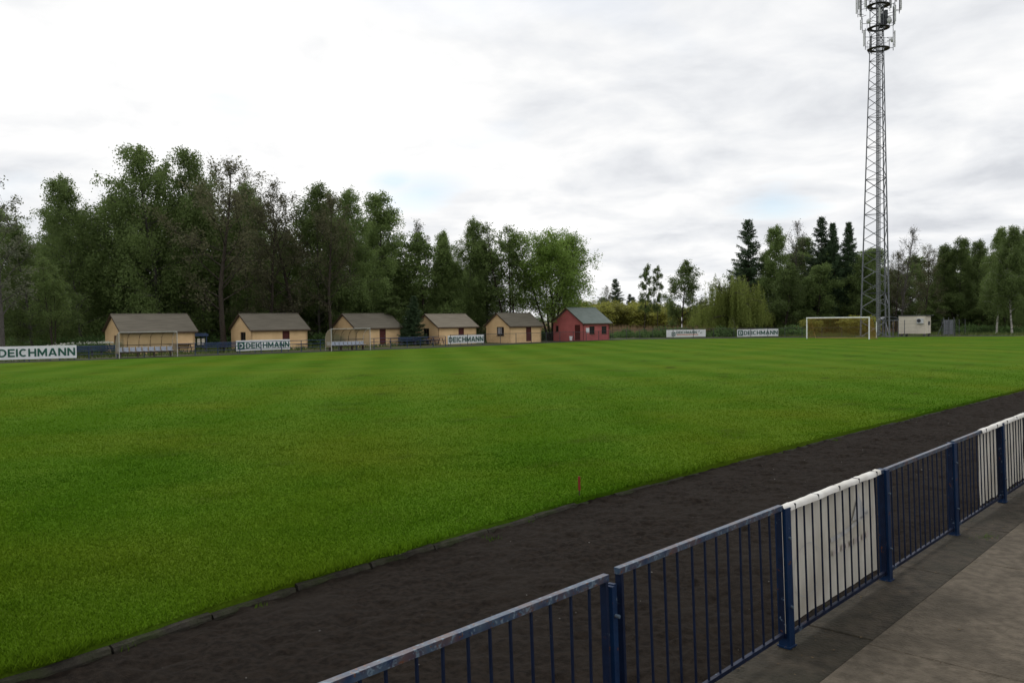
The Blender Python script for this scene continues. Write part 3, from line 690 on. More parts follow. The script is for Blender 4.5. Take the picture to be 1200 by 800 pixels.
rt_, rw = hut(683, 108, 714, (.10, .995), 5.3, 2.25, 4.05, [('window', .34, .95, .75, 1.75), ('window', .80, .95, .75, 1.75)], [('door', .95, .95, 0, 1.95), ('window', 4.6, .5, 1.1, 1.85)], 'red plastered house with grey green roof, right end of the row', M['plaster_red'], M['roof_green'], name='red_house', oh=.3)
s = MB().box(.55, 1.15, -.03, -.004, .95, 1.55); s.put('notice_board', M['board'], rt_)
p = G(669, 398.8)
t = thing('litter_bin', (p[0], p[1], 0), 'small white bin beside the red house door', 'bin')
MB().tube([(0, 0, 0), (0, 0, .5)], [.16, .21], 12).put('tub', M['white_metal'], t); MB().tube([(0, 0, .5), (0, 0, .54)], [.23, .22], 12).put('rim', M['white_metal'], t)

# ------------------------------------------------------------------ dugouts
def dugout(pl, pr, label, cat='dugout'):
    A, B = G(*pl), G(*pr); d = (B-A); Wd = np.linalg.norm(d); rz = math.atan2(d[1], d[0])
    t = thing('dugout', (A[0], A[1], 0), label, cat, 'team dugouts beside the pitch', rz)
    Hh, dp = 2.0, 1.25
    f = MB(); f.box(-.024, .024, -.024, .024, -.05, Hh).box(Wd-.024, Wd+.024, -.024, .024, -.05, Hh).box(-.024, Wd+.024, -.026, .026, Hh+.001, Hh+.055); f.put('front_frame', M['dull_white'], t)
    arc = [(.034, Hh-.02), (.35, Hh-.05), (.72, Hh-.16), (1.02, Hh-.40), (1.18, Hh-.72), (1.25, Hh-1.1), (1.25, .0)]
    n = 6
    for k in range(n):
        x = .04+(Wd-.08)*k/(n-1)
        MB().tube([(x, y, z) for y, z in arc], .026, 6).put('rib', M['rib'] if 0 < k < n-1 else M['dull_white'], t)
    for k in range(n-1):
        x0, x1 = .04+(Wd-.08)*k/(n-1)+.03, .04+(Wd-.08)*(k+1)/(n-1)-.03
        mb = MB(); a2 = arc[:-1]+[(1.25, .35)]
        vv = [(x, y, z) for y, z in a2 for x in (x0, x1)]; mb.add(vv, [(2*i, 2*i+1, 2*i+3, 2*i+2) for i in range(len(a2)-1)], True); mb.put('back_panel', M['poly'], t)
    for x in (.0, Wd):
        mb = MB(); pts = [(x, y, z) for y, z in arc[:-1]]+[(x, 1.25, .3), (x, .034, .3)]; mb.add(pts, [tuple(range(len(pts)))]); mb.put('side_panel', M['poly'], t)
    MB().box(.06, Wd-.06, 1.20, 1.235, .95, 1.0).put('back_rail', M['rib'], t)
    b = MB().box(.1, Wd-.1, .70, .76, .34, .40).box(.1, Wd-.1, 1.02, 1.08, .34, .40)
    for x in np.linspace(.3, Wd-.3, 4): b.box(x-.03, x+.03, .72, 1.06, 0, .339)
    b.put('bench_frame', M['rib'], t)
    sm = MB(); w = .40
    prof = [(-.22, .02), (-.20, 0), (0, -.01), (.18, .02), (.22, .10), (.24, .34)]
    vv = [(x*w/2, y, z+(.03 if abs(x) == 1 else 0)) for y, z in prof for x in (-1, 0, 1)]
    vv2 = [(x, y, z-.025) for x, y, z in vv]; k = len(vv)
    ff = [(3*i+j, 3*i+j+1, 3*i+j+4, 3*i+j+3) for i in range(5) for j in range(2)]
    sm.add(vv+vv2, ff+[tuple(q+k for q in r[::-1]) for r in ff]+[(0, k, k+1, 1), (1, k+1, k+2, 2)]+[(3*i, 3*i+3, 3*i+3+k, 3*i+k) for i in range(5)]+[(3*i+2, 3*i+2+k, 3*i+5+k, 3*i+5) for i in range(5)], True)
    smm = sm.mesh('seat', M['seat']); ns = 9
    for k in range(ns): link('seat', smm, t, (.28+(Wd-.56)*k/(ns-1), .88, .45))
    return t
dugout((140, 419.3), (208, 417.0), 'larger team dugout with curved clear back, in front of the leftmost hut')
dugout((388.5, 410.8), (434, 409.2), 'team dugout further along the pitch with clouded side panel')

# ------------------------------------------------------------------ advertising boards
def board(pl, pr, h, label, logo, group='advertising boards round the pitch', lift=.12, text='DEICHMANN', lean=.0, small=False):
    A, B = G(*pl), G(*pr); d = B-A; Wd = np.linalg.norm(d); rz = math.atan2(d[1], d[0])
    t = thing('advertising_board', (A[0], A[1], lift), label, 'advertising board', group, rz)
    nx, nz = 24, 5; X, Z = np.meshgrid(np.linspace(0, Wd, nx), np.linspace(0, h, nz), indexing='ij')
    Y = .012*vnoise(X+pl[0], Z, .7, 31); Z2 = Z + .03*vnoise(X+pl[0]*.3, Z*0, 1.4, 32)
    V = np.vstack([np.stack([X, Y, Z2], -1).reshape(-1, 3), np.stack([X, Y+.03, Z2], -1).reshape(-1, 3)]); N_ = nx*nz
    ii, jj = np.meshgrid(np.arange(nx-1), np.arange(nz-1), indexing='ij'); q = (ii*nz+jj).ravel()
    F = [tuple(r) for r in np.stack([q, q+nz, q+nz+1, q+1], 1)]; F += [tuple(i+N_ for i in r[::-1]) for r in F]
    F += [(i*nz, i*nz+N_, (i+1)*nz+N_, (i+1)*nz) for i in range(nx-1)]+[(i*nz+nz-1, (i+1)*nz+nz-1, (i+1)*nz+nz-1+N_, i*nz+nz-1+N_) for i in range(nx-1)]
    F += [(j, j+1, j+1+N_, j+N_) for j in range(nz-1)]+[((nx-1)*nz+j, (nx-1)*nz+j+N_, (nx-1)*nz+j+1+N_, (nx-1)*nz+j+1) for j in range(nz-1)]
    MB().add(V, F).put('sheet', M['board'], t)
    fr = MB()
    for x in np.linspace(.15, Wd-.15, 4): fr.box(x-.025, x+.025, .045, .09, -lift-.1, h-.05)
    fr.put('support_frame', M['blue_rail'], t)
    x0 = .12*h; fy = -.022
    if small: x0 = .75
    if logo:
        s = h*(.74 if not small else .55); zc = h*.5 if not small else h*.42
        e = MB(); e.box(x0, x0+s, fy-.004, fy, zc-s/2, zc+s/2); eo = e.put('emblem', M['green'], t)
        me = text_mesh('D', M['board'], s*.58, s*.62); link('emblem_letter', me, eo, (x0+s/2, fy-.005, zc))
        x0 += s+.14*h
    if not small: avail = Wd-x0-.10*h; hh = h*(.54 if logo else .60); cz = h*.5
    else: avail = Wd*.52; hh = h*.36; cz = h*.62
    link('lettering', text_mesh(text, M['green'], avail, hh), t, (x0+avail/2, fy, cz))
    if small:
        lm = MB(); rr = random.Random(3); x = x0+.05
        while x < x0+avail: w = rr.uniform(.10, .24); lm.box(x, x+w, fy-.004, fy, h*.26, h*.26+.10+.03*rr.random()); x += w+.05
        lm.put('small_print', M['orange_print'], t, label='line of worn orange print')
        dm = MB()
        for k in range(4): x = x0+avail+.15+.17*k; zq = h*(.66-.09*k+.15*(k % 2)); dm.box(x, x+.13, fy-.004, fy, zq, zq+.09)
        dm.put('small_mark', M['green'], t)
    return t
board((-4, 423.4), (90, 420.7), 1.0, 'white advertising board at the left edge with large green lettering and no emblem', False, lift=.1)
board((277, 412.6), (340, 410.2), .96, 'white advertising board in front of a tan hut, green square emblem before its lettering', True, lift=.1)
board((525, 404.0), (567, 402.4), .92, 'white advertising board without emblem near the mesh fence', False, lift=.1)
board((781, 395.4), (827, 394.7), 1.0, 'white board at the far end with small lettering and orange line', True, lift=.05, small=True)
board((864, 394.9), (912, 394.0), 1.0, 'white board nearest the goal with square emblem and green lettering', True, lift=.05)

# ------------------------------------------------------------------ blue pipe railing along the far touchline
def polyline_pts(pts, step):
    out = [np.array(pts[0], float)]
    for a, b in zip(pts[:-1], pts[1:]):
        a = np.array(a, float); b = np.array(b, float); n_ = max(1, round(np.linalg.norm(b-a)/step))
        for k in range(1, n_+1): out.append(a+(b-a)*k/n_)
    return out
fr = [(-73.0, 5), tuple(G(0, 423.4)[:2]-np.array([.6, 0])), tuple(G(232, 415.2)[:2]-np.array([.5, 0])), tuple(G(480, 406.2)[:2]-np.array([.4, 0])), tuple(G(525, 404.2)[:2]-np.array([.4, 0]))]
t = thing('blue_railing', (0, 0, 0), 'low blue pipe railing running in front of the huts', 'railing')
pp = polyline_pts(fr, 2.0); pmesh = MB().tube([(0, 0, -.12), (0, 0, .95)], .04, 6).mesh('post', M['blue_rail'])
for q in pp: link('post', pmesh, t, (q[0], q[1], 0))
for z, r in ((.95, .032), (.62, .03), (.3, .03)):
    for a, b in zip(fr[:-1], fr[1:]): MB().tube([(a[0], a[1], z), (b[0], b[1], z)], r, 6).put('rail', M['blue_rail'], t)

# grey mesh fence from the small board to the red house, and along the end
def mesh_fence(pts, label, H_=1.25, step=2.5, cell=.16, wire=.006, m='galv_dark', pm='galv_dark'):
    t = thing('mesh_fence', (0, 0, 0), label, 'fence', 'wire mesh fences')
    pp = polyline_pts(pts, step); pmesh = MB().tube([(0, 0, -.12), (0, 0, H_+.05)], .032, 6).mesh('post', M[pm])
    for q in pp: link('post', pmesh, t, (q[0], q[1], 0))
    rl = MB(); wm = MB()
    for a, b in zip(pp[:-1], pp[1:]):
        rl.tube([(a[0], a[1], H_), (b[0], b[1], H_)], .022, 5)
        ln = np.linalg.norm(b-a); n_ = int(ln/cell)
        for k in range(n_):
            q = a+(b-a)*(k+.5)/n_; wm.bar((q[0], q[1], .02), (q[0], q[1], H_), wire)
        for z in np.arange(.1, H_, cell): wm.bar((a[0], a[1], z), (b[0], b[1], z), wire)
    rl.put('top_rail', M[pm], t); o = wm.put('wire_mesh', M[m], t); o['kind'] = 'stuff'
    return t
mesh_fence([tuple(G(528, 404.0)[:2]), tuple(G(640, 400.4)[:2]), tuple(G(716, 397.6)[:2])], 'grey wire mesh fence in front of the last tan hut and red house', 1.1)
mesh_fence([tuple(D(718, 380, 112)[:2]), tuple(D(765, 380, 116)[:2]), tuple(D(860, 380, 116)[:2]), tuple(D(940, 380, 114)[:2]), tuple(D(1010, 380, 112)[:2])], 'dark wire mesh fence behind the boards and goal at the far end', 1.2, wire=.004)

# benches, tables and the small stall between the huts
def bench(px, py, z0, rz, label, ln=1.9, m='blue_rail'):
    p = G(px, py); t = thing('bench', (p[0], p[1], -.05), label, 'bench', 'benches behind the blue railing', rz)
    for k in range(3): MB().box(-ln/2, ln/2, -.22+.15*k, -.10+.15*k, .44, .48).put('seat_plank', M[m], t)
    for k in range(2): MB().box(-ln/2, ln/2, .27, .30, .62+.17*k, .74+.17*k).put('back_plank', M[m], t)
    for x in (-ln/2+.2, ln/2-.2): MB().box(x-.03, x+.03, -.2, .24, 0, .439).box(x-.03, x+.03, .241, .269, 0, .93).put('leg', M['galv_dark'], t)
bz = math.atan2(.995, .1)
bench(103, 417.5, 0, bz, 'blue plank bench just right of the left edge board', 2.6)
bench(123, 416.8, 0, bz, 'blue plank bench beside the leftmost hut near the larger dugout', 2.4)
bench(252, 411.8, 0, bz, 'blue bench between the larger dugout and the emblem board, left one', 2.2)
bench(268, 411.2, 0, bz, 'blue bench next to the left end of the emblem board', 2.0)
bench(478, 403.8, 0, bz, 'blue bench in front of the dark spruce, left one', 2.2)
bench(494, 403.2, 0, bz, 'blue bench in front of the dark spruce, right one', 2.2)
def table(px, py, label, m='bench_wood'):
    p = G(px, py); t = thing('picnic_table', (p[0], p[1], -.05), label, 'picnic table', 'picnic tables in front of the huts', bz)
    for k in range(4): MB().box(-.85, .85, -.36+.19*k, -.19+.19*k, .70, .74).put('top_plank', M[m], t)
    for y in (-.72, .54): MB().box(-.85, .85, y, y+.2, .42, .46).put('seat_plank', M[m], t)
    for x in (-.6, .6):
        MB().bar((x, -.6, 0), (x, -.2, .699), .07, .05, (1, 0, 0)).bar((x, .6, 0), (x, .2, .699), .07, .05, (1, 0, 0)).box(x-.03, x+.03, -.70, .70, .37, .419).put('leg', M['wood_dark'], t)
table(512, 402.8, 'red brown picnic table left of the small board')
table(519, 401.6, 'red brown picnic table against the front of the pale roofed hut')
table(549, 400.5, 'picnic table half hidden behind the small board')
table(215, 411.5, 'picnic table in front of the bare right part of the leftmost hut', 'wood_dark')
table(352, 406.8, 'dark picnic table right of the emblem board', 'wood_dark')
table(460, 403.4, 'dark picnic table right of the dark red door of the middle hut', 'wood_dark')
p = G(234, 410.5)
t = thing('stall', (p[0], p[1], -.1), 'small dark blue stall beside the right wall of the leftmost hut', 'stall', None, bz)
MB().box(-.75, .75, -.02, 1.1, 1.72, 1.80).box(-.85, .85, -.14, 1.2, 1.5, 1.718).put('canopy', M['blue_rail'], t)
for x in (-.7, .7):
    for y in (.0, 1.0): MB().box(x-.04, x+.04, y-.04, y+.04, 0, 1.499).put('post', M['blue_rail'], t)
MB().box(-.66, .66, .0, .9, .55, .62).put('counter', M['blue_rail'], t)
for x in (-.45, .05, .5): MB().box(x-.16, x+.14, .28, .34, .66, 1.28).put('notice_sheet', M['cream'], t)

# ------------------------------------------------------------------ goal
A, B = G(945.5, 396.6), G(1018.5, 397.4); d = B-A; Wd = np.linalg.norm(d); rz = math.atan2(d[1], d[0])
t = thing('football_goal', (A[0], A[1], 0), 'white football goal with ochre net at the far end', 'goal', None, rz)
k = Wd/7.32
MB().tube([(0, 0, -.1), (0, 0, 2.44)], .075, 10).put('upright', M['white_metal'], t)
MB().tube([(Wd, 0, -.1), (Wd, 0, 2.44)], .075, 10).put('upright', M['white_metal'], t)
MB().tube([(-.06, 0, 2.50), (Wd+.06, 0, 2.50)], .076, 10).put('crossbar', M['white_metal'], t)
for x in (.0, Wd): MB().tube([(x, .06, 2.45), (x, .9, 2.38), (x, 2.0, 0)], .028, 6).put('net_stanchion', M['ochre_metal'] if x == 0 else M['galv'], t)
MB().tube([(0, 2.0, .03), (Wd, 2.0, .03)], .03, 6).put('ground_bar', M['ochre_metal'], t)
nv = MB(); c = .13; wr = .011
zs = np.arange(0, 2.4, c)
for x in np.arange(0, Wd, c):
    nv.bar((x, .06, 2.44), (x, .9, 2.34), wr); nv.bar((x, .9, 2.34), (x, 1.98, .05), wr)
for u in np.arange(0, 1, c/2.5):
    nv.bar((0, .9+1.08*u, 2.34-2.29*u), (Wd, .9+1.08*u, 2.34-2.29*u), wr)
for v in (.3, .6): nv.bar((0, v, 2.44-.1*v), (Wd, v, 2.44-.1*v), wr)
for x in (0, Wd):
    for z in zs:
        yb = .9 + 1.1*(2.38-z)/2.38 if z > 0 else 1.98
        nv.bar((x, .05, z), (x, yb, z), wr)
    for y in np.arange(.15, 2.0, c): nv.bar((x, y, 0), (x, y, 2.38 if y < .9 else 2.38*(2.0-y)/1.1), wr)
o = nv.put('net', M['net'], t); o['kind'] = 'stuff'
p = D(1027, 397, 104); MB()
t = thing('white_pole', (p[0], p[1], 0), 'short white pole standing right of the goal', 'pole')
MB().tube([(0, 0, -.1), (0, 0, 1.95)], .05, 8).put('shaft', M['white_metal'], t); MB().tube([(0, 0, 1.951), (0, 0, 2.0)], [.052, .03], 8).put('cap', M['galv'], t)

# ------------------------------------------------------------------ lattice mast
MZ = 108.0; p = D(1029.5, 394, MZ)
mast = thing('lattice_mast', (p[0], p[1], 0), 'tall grey lattice mast carrying antennas behind the goal', 'mast', None, TH)
TOPH = 46.0; RB, RTP = 2.13, .98
ANG = [R_(43+180-6), R_(163+180-6), R_(-77+180-6)]
def mr(z): return RB+(RTP-RB)*min(1, z/37.0)
# leg directions in camera-aligned local x (right) / y (away): left, right, and the middle one towards us
LEGS = [(-.956, .292), (.731, .682), (.225, -.974)]
def lp(k, z): return Vector((LEGS[k][0]*mr(z), LEGS[k][1]*mr(z), z))
lev = [0.0]; z = 0
while z < 36.2:
    z += max(1.15, 1.75*mr(z)/RB+.15); lev.append(min(z, 36.6))
lev[-1] = 36.6
up_lev = list(np.arange(36.6, 44.5, 1.1))
for k in range(3):
    MB().tube([lp(k, -.2), lp(k, 18), lp(k, 36.6), lp(k, 44.6)], [.11, .085, .06, .05], 8).put('leg', M['galv'], mast)
allv = lev+up_lev[1:]
for i, (z0, z1) in enumerate(zip(allv[:-1], allv[1:])):
    for k in range(3):
        a, b = (k, (k+1) % 3) if (i+k) % 2 == 0 else ((k+1) % 3, k)
        MB().bar(lp(a, z0), lp(b, z1), .078 if z0 < 20 else .062, .07 if z0 < 20 else .055).put('brace', M['galv'] if z0 < 16 else M['galv_dark'], mast)
        if i % 3 == 0 and z0 > 0: MB().bar(lp(k, z0), lp((k+1) % 3, z0), .05, .05).put('strut', M['galv_dark'], mast)
lad = MB(); lxx, lyy = .02, .1
lad.bar((lxx-.24, lyy, .3), (lxx-.24, lyy, 44), .06).bar((lxx+.24, lyy, .3), (lxx+.24, lyy, 44), .06); lad.put('ladder', M['galv'], mast)
rg = MB()
for z in np.arange(.6, 44, .3): rg.bar((lxx-.21, lyy, z), (lxx+.21, lyy, z), .03)
rg.put('ladder_rungs', M['galv_dark'], mast)
cbm = MB()
for j in range(4): cbm.tube([(lxx-.15+.1*j, lyy+.1, .2), (lxx-.15+.1*j, lyy+.1, 43.5)], .04, 5)
cbm.put('cable_bundle', M['cable'], mast)
def platform(z, r, inner):
    mb = MB(); n = 18
    for rr_ in (r, inner):
        pts = [(rr_*math.cos(2*math.pi*i/n), rr_*math.sin(2*math.pi*i/n), z) for i in range(n+1)]; mb.tube(pts, .045, 6, False)
    vv = []; ff = []
    for i in range(n):
        a = 2*math.pi*i/n; vv += [((r-.06)*math.cos(a), (r-.06)*math.sin(a), z+.03), ((inner+.06)*math.cos(a), (inner+.06)*math.sin(a), z+.03)]
    for i in range(n): j = (i+1) % n; ff.append((2*i, 2*j, 2*j+1, 2*i+1))
    k = len(vv); vv += [(x, y, zq-.05) for x, y, zq in vv]; ff += [tuple(q+k for q in f[::-1]) for f in ff]
    mb.add(vv, ff)
    for kk in range(3): mb.bar(lp(kk, z-.6), (LEGS[kk][0]*r, LEGS[kk][1]*r, z-.02), .06)
    return mb.put('platform', M['grating'], mast)
PZ = [(36.1, 1.32, .8), (38.7, 1.32, .8), (41.5, 1.35, .8)]
for z, r, inn in PZ:
    po = platform(z, r, inn); g = MB()
    pts = [(r*math.cos(2*math.pi*i/18), r*math.sin(2*math.pi*i/18), z+1.0) for i in range(19)]; g.tube(pts, .025, 5, False)
    for i in range(0, 18, 2): g.tube([(r*math.cos(2*math.pi*i/18), r*math.sin(2*math.pi*i/18), z+.05), (r*math.cos(2*math.pi*i/18), r*math.sin(2*math.pi*i/18), z+1.0)], .022, 5)
    g.put('guard_rail', M['galv_dark'], po)
def antenna(ang, r, z, h, w=.21):
    x, y = r*math.cos(ang), r*math.sin(ang)
    b = MB(); b.box(-.05, .06, -w/2, w/2, 0, h).box(.061, .08, -w/2+.04, w/2-.04, .04, h-.04)
    o = b.put('antenna_panel', M['antenna'], mast); o.location = (x, y, z); o.rotation_euler.z = ang
    q = MB().tube([(-.18, 0, -.45), (-.18, 0, h+.3)], .04, 6).bar((-.18, 0, .3), (-.06, 0, .3), .05).bar((-.18, 0, h-.3), (-.06, 0, h-.3), .05); q.put('mounting_pole', M['galv_dark'], o)
    MB().bar((-.20, 0, -.1), (-.9, 0, -.1), .05).bar((-.20, 0, h*.6), (-.9, 0, h*.6), .05).put('mounting_arm', M['galv_dark'], o)
for a_, r, z, h in ((-2, 2.75, 40.9, 2.4), (28, 2.3, 41.6, 2.3), (62, 2.7, 41.2, 2.4), (118, 2.75, 41.0, 2.4), (150, 2.3, 41.5, 2.3), (182, 2.8, 40.5, 2.4), (208, 2.4, 40.9, 2.3), (240, 2.6, 41.3, 2.4), (272, 2.3, 41.5, 2.2), (300, 2.5, 41.2, 2.4), (330, 2.6, 40.7, 2.4),
                 (188, 1.95, 36.4, 1.9), (-6, 1.95, 36.3, 2.0), (95, 1.9, 36.4, 1.9), (312, 2.1, 39.0, 2.0), (-38, 1.9, 38.8, 1.9), (175, 2.15, 38.6, 1.2), (250, 2.0, 38.7, 1.9)):
    antenna(R_(a_), r, z, h)
def dish(ang, r, z, rad):
    mb = MB(); prof = [(0, .02), (rad*.6, .05), (rad, .14), (rad, .20), (rad*.95, .34)]; n = 16; vv = []
    for rr_, q in prof:
        for i in range(n): vv.append((q, rr_*math.cos(2*math.pi*i/n), rr_*math.sin(2*math.pi*i/n)))
    ff = [(j*n+i, j*n+(i+1) % n, (j+1)*n+(i+1) % n, (j+1)*n+i) for j in range(4) for i in range(n)]+[tuple(range(4*n, 5*n))]
    mb.add(vv, ff, True).bar((0, 0, 0), (-.35, 0, 0), .06)
    o = mb.put('microwave_dish', M['antenna'], mast); o.location = (r*math.cos(ang), r*math.sin(ang), z); o.rotation_euler.z = ang
for a_, z, rd in ((200, 39.4, .3), (300, 39.2, .35), (330, 37.0, .3), (15, 40.0, .3)): dish(R_(a_), mr(z)+.35, z, rd)
MB().box(-.25, .25, -.9, -.55, 38.5, 40.2).box(.35, .7, -1.1, -.8, 38.9, 40.6).put('equipment_box', M['galv_dark'], mast)
for k in range(3):
    q = lp(k, 0); MB().box(q.x-.45, q.x+.45, q.y-.45, q.y+.45, -.15, .12).put('footing', M['brick'], mast)

# equipment cabin, canopy, gate and posts of the compound
A = D(1053, 390, 113); dd = np.array([RT[0]*.8-FW[0]*.6, RT[1]*.8-FW[1]*.6, 0]); dd /= np.linalg.norm(dd); rz = math.atan2(dd[1], dd[0])
t = thing('equipment_cabin', (A[0], A[1], 0), 'cream equipment cabin with air conditioner beside the lattice mast', 'cabin', None, rz)
CW, CDp, CH = 3.25, 3.4, 2.42
for i in range(3):
    w = CW/3; MB().box(i*w+.004, (i+1)*w-.004, 0, .08, .28, CH+.2).put('wall_panel', M['cream'], t)
for i in range(2):
    w = (CDp-.08)/2; MB().box(CW-.08, CW+.001, .083+i*w+.004, .083+(i+1)*w-.004, .28, CH+.2).put('wall_panel', M['cream'], t)
MB().box(.0, CW-.083, CDp-.08, CDp, .28, CH+.2).box(0, .08, .083, CDp-.083, .28, CH+.2).put('wall_panel', M['cream'], t)
MB().box(-.08, CW+.35, -.10, CDp+.1, CH+.203, CH+.30).put('roof', M['galv_dark'], t)
for x in (.2, CW-.3):
    for y in (.2, CDp-.4): MB().box(x, x+.25, y, y+.25, -.12, .277).put('foot_block', M['brick'], t)
ac = MB().box(CW*.70, CW*.70+.78, -.36, -.003, 1.62, 2.30).put('air_conditioner', M['antenna'], t)
MB().tube([(CW*.70+.27, -.363, 1.98), (CW*.70+.27, -.385, 1.98)], .24, 14).put('fan_grille', M['grating'], ac)
MB().box(CW+.004, CW+.05, .5, 1.3, .3, 2.3).put('door', M['cream'], t)
MB().box(CW+.003, CW+.2, 1.7, 2.0, 1.4, 1.9).put('junction_box', M['galv'], t)
p = D(1041, 390, 111)
t = thing('canopy', (p[0], p[1], 0), 'small arched grey canopy on posts between mast and cream cabin', 'canopy', None, TH)
mb = MB(); n = 9; vv = []
for i in range(n):
    a = math.pi*(i/(n-1)); vv += [(-1.05*math.cos(a), -.8, 2.15+.42*math.sin(a)), (-1.05*math.cos(a), .9, 2.15+.42*math.sin(a))]
k = len(vv); vv += [(x*.96, y, z-.05) for x, y, z in vv]
ff = [(2*i, 2*i+2, 2*i+3, 2*i+1) for i in range(n-1)]; mb.add(vv, ff+[tuple(q+k for q in f[::-1]) for f in ff]+[(2*i, 2*i+k, 2*i+2+k, 2*i+2) for i in range(n-1)], True)
mb.put('curved_roof', M['galv'], t)
for x in (-.98, .98):
    for y in (-.7, .8): MB().box(x-.04, x+.04, y-.04, y+.04, -.1, 2.13).put('post', M['galv'], t)
MB().box(-1, 1, -.78, -.72, 2.03, 2.129).put('beam', M['galv'], t)
p = D(1106, 390, 114); t = thing('metal_gate', (p[0], p[1], 0), 'tall grey corrugated metal gate right of the cream cabin', 'gate', None, TH)
for i in range(5):
    MB().box(.04+i*.25, .04+i*.25+.235, (.0 if i % 2 else .03), (.03 if i % 2 else .06), .08, 2.05).put('sheet', M['galv'], t)
for x in (-.03, .62, 1.34): MB().box(x-.03, x+.03, -.05, -.003, -.1, 2.35).put('post', M['galv'], t)
MB().bar((-.04, -.03, 1.9), (-.75, .1, 0), .05).put('brace', M['galv'], t)
t = thing('compound_fence', (0, 0, 0), 'grey posts and wire around the mast compound and cream cabin', 'fence')
cp = [D(px, 390, z) for px, z in ((1008, 110), (1034, 110), (1060, 111), (1082, 111.5), (1104, 113), (1119, 114), (1124, 115), (1131, 119))]
for q in cp: MB().tube([(q[0], q[1], -.1), (q[0], q[1], 2.1)], .045, 6).put('post', M['galv_dark'] if q is not cp[3] and q is not cp[2] else M['galv'], t)
for a, b in zip(cp[:-1], cp[1:]):
    w = MB()
    for z in (.1, .6, 1.1, 1.6, 2.0): w.bar((a[0], a[1], z), (b[0], b[1], z), .012)
    w.put('wire', M['galv_dark'], t)
p = D(799, 390, 121); t = thing('striped_post', (p[0], p[1], 0), 'white and dark banded post behind the far end board with orange print', 'post')
for i in range(6): MB().tube([(0, 0, .48*i-.1), (0, 0, .48*(i+1)-.1)], .06, 8).put('band', M['white_metal'] if i % 2 else M['rib'], t)
p = D(1133+0, 390, 160)
# distant red roofed house glimpsed through the trees
p = D(517, 380, 190); t = thing('distant_house', (p[0], p[1], 0), 'distant house with red roof glimpsed through the trees above the pale roofed hut', 'house', None, TH)
MB().box(0, 8, 0, 8, -.2, 5).put('wall', M['cream'], t)
MB().add([(-.4, -.4, 5), (8.4, -.4, 5), (8.4, 8.4, 5), (-.4, 8.4, 5), (-.4, 4, 8), (8.4, 4, 8)], [(0, 1, 5, 4), (2, 3, 4, 5), (0, 4, 3), (1, 2, 5), (3, 2, 1, 0)]).put('roof', mat('red_tile', (.35, .08, .05), (.28, .06, .04), 2), t)
#@@TREES
# ------------------------------------------------------------------ trees
def nrm(v): return v/np.linalg.norm(v)
class Tree:
    def __init__(s, seed): s.r = np.random.default_rng(seed); s.tb = MB(); s.tw = []     # twigs: start, end, leaves, spread
    def curve(s, p, d, ln, n, wob, droop):
        pts = [np.array(p, float)]; d = nrm(np.array(d, float))
        for i in range(n):
            d = nrm(d + s.r.normal(0, wob, 3) + np.array([0, 0, droop/n])); pts.append(pts[-1]+d*ln/n)
        return pts
    def leaves(s, size, asp=.6, up=0.0, droop=False):
        P = []; A = []
        for a, b, n, sp in s.tw:
            u = s.r.random((n, 1))**.8; P.append(a+(b-a)*u+s.r.normal(0, sp, (n, 3))); A.append(np.repeat(nrm(b-a)[None], n, 0))
        P = np.vstack(P); A = np.vstack(A); n = len(P)
        if droop: t1 = A+s.r.normal(0, .35, (n, 3))
        else: t1 = s.r.normal(0, 1, (n, 3)); t1[:, 2] -= .25
        t1 /= np.linalg.norm(t1, axis=1, keepdims=True)
        q = s.r.normal(0, 1, (n, 3)); q[:, 2] += up; t2 = np.cross(t1, q); t2 /= np.linalg.norm(t2, axis=1, keepdims=True)
        sz = size*(.6+.8*s.r.random((n, 1))); a = t1*sz; b = t2*sz*asp
        V = np.stack([P-a*.5, P+b*.5, P+a*.5, P-b*.5], 1).reshape(-1, 3)
        return V, np.arange(n*4).reshape(-1, 4), s.r.random(n)
    def done(s, bark, leaf, size, **k):
        tm = s.tb.mesh('trunk', bark); V, F, tone = s.leaves(size, **k)
        return tm, arrmesh('crown', V, F, leaf, tone)

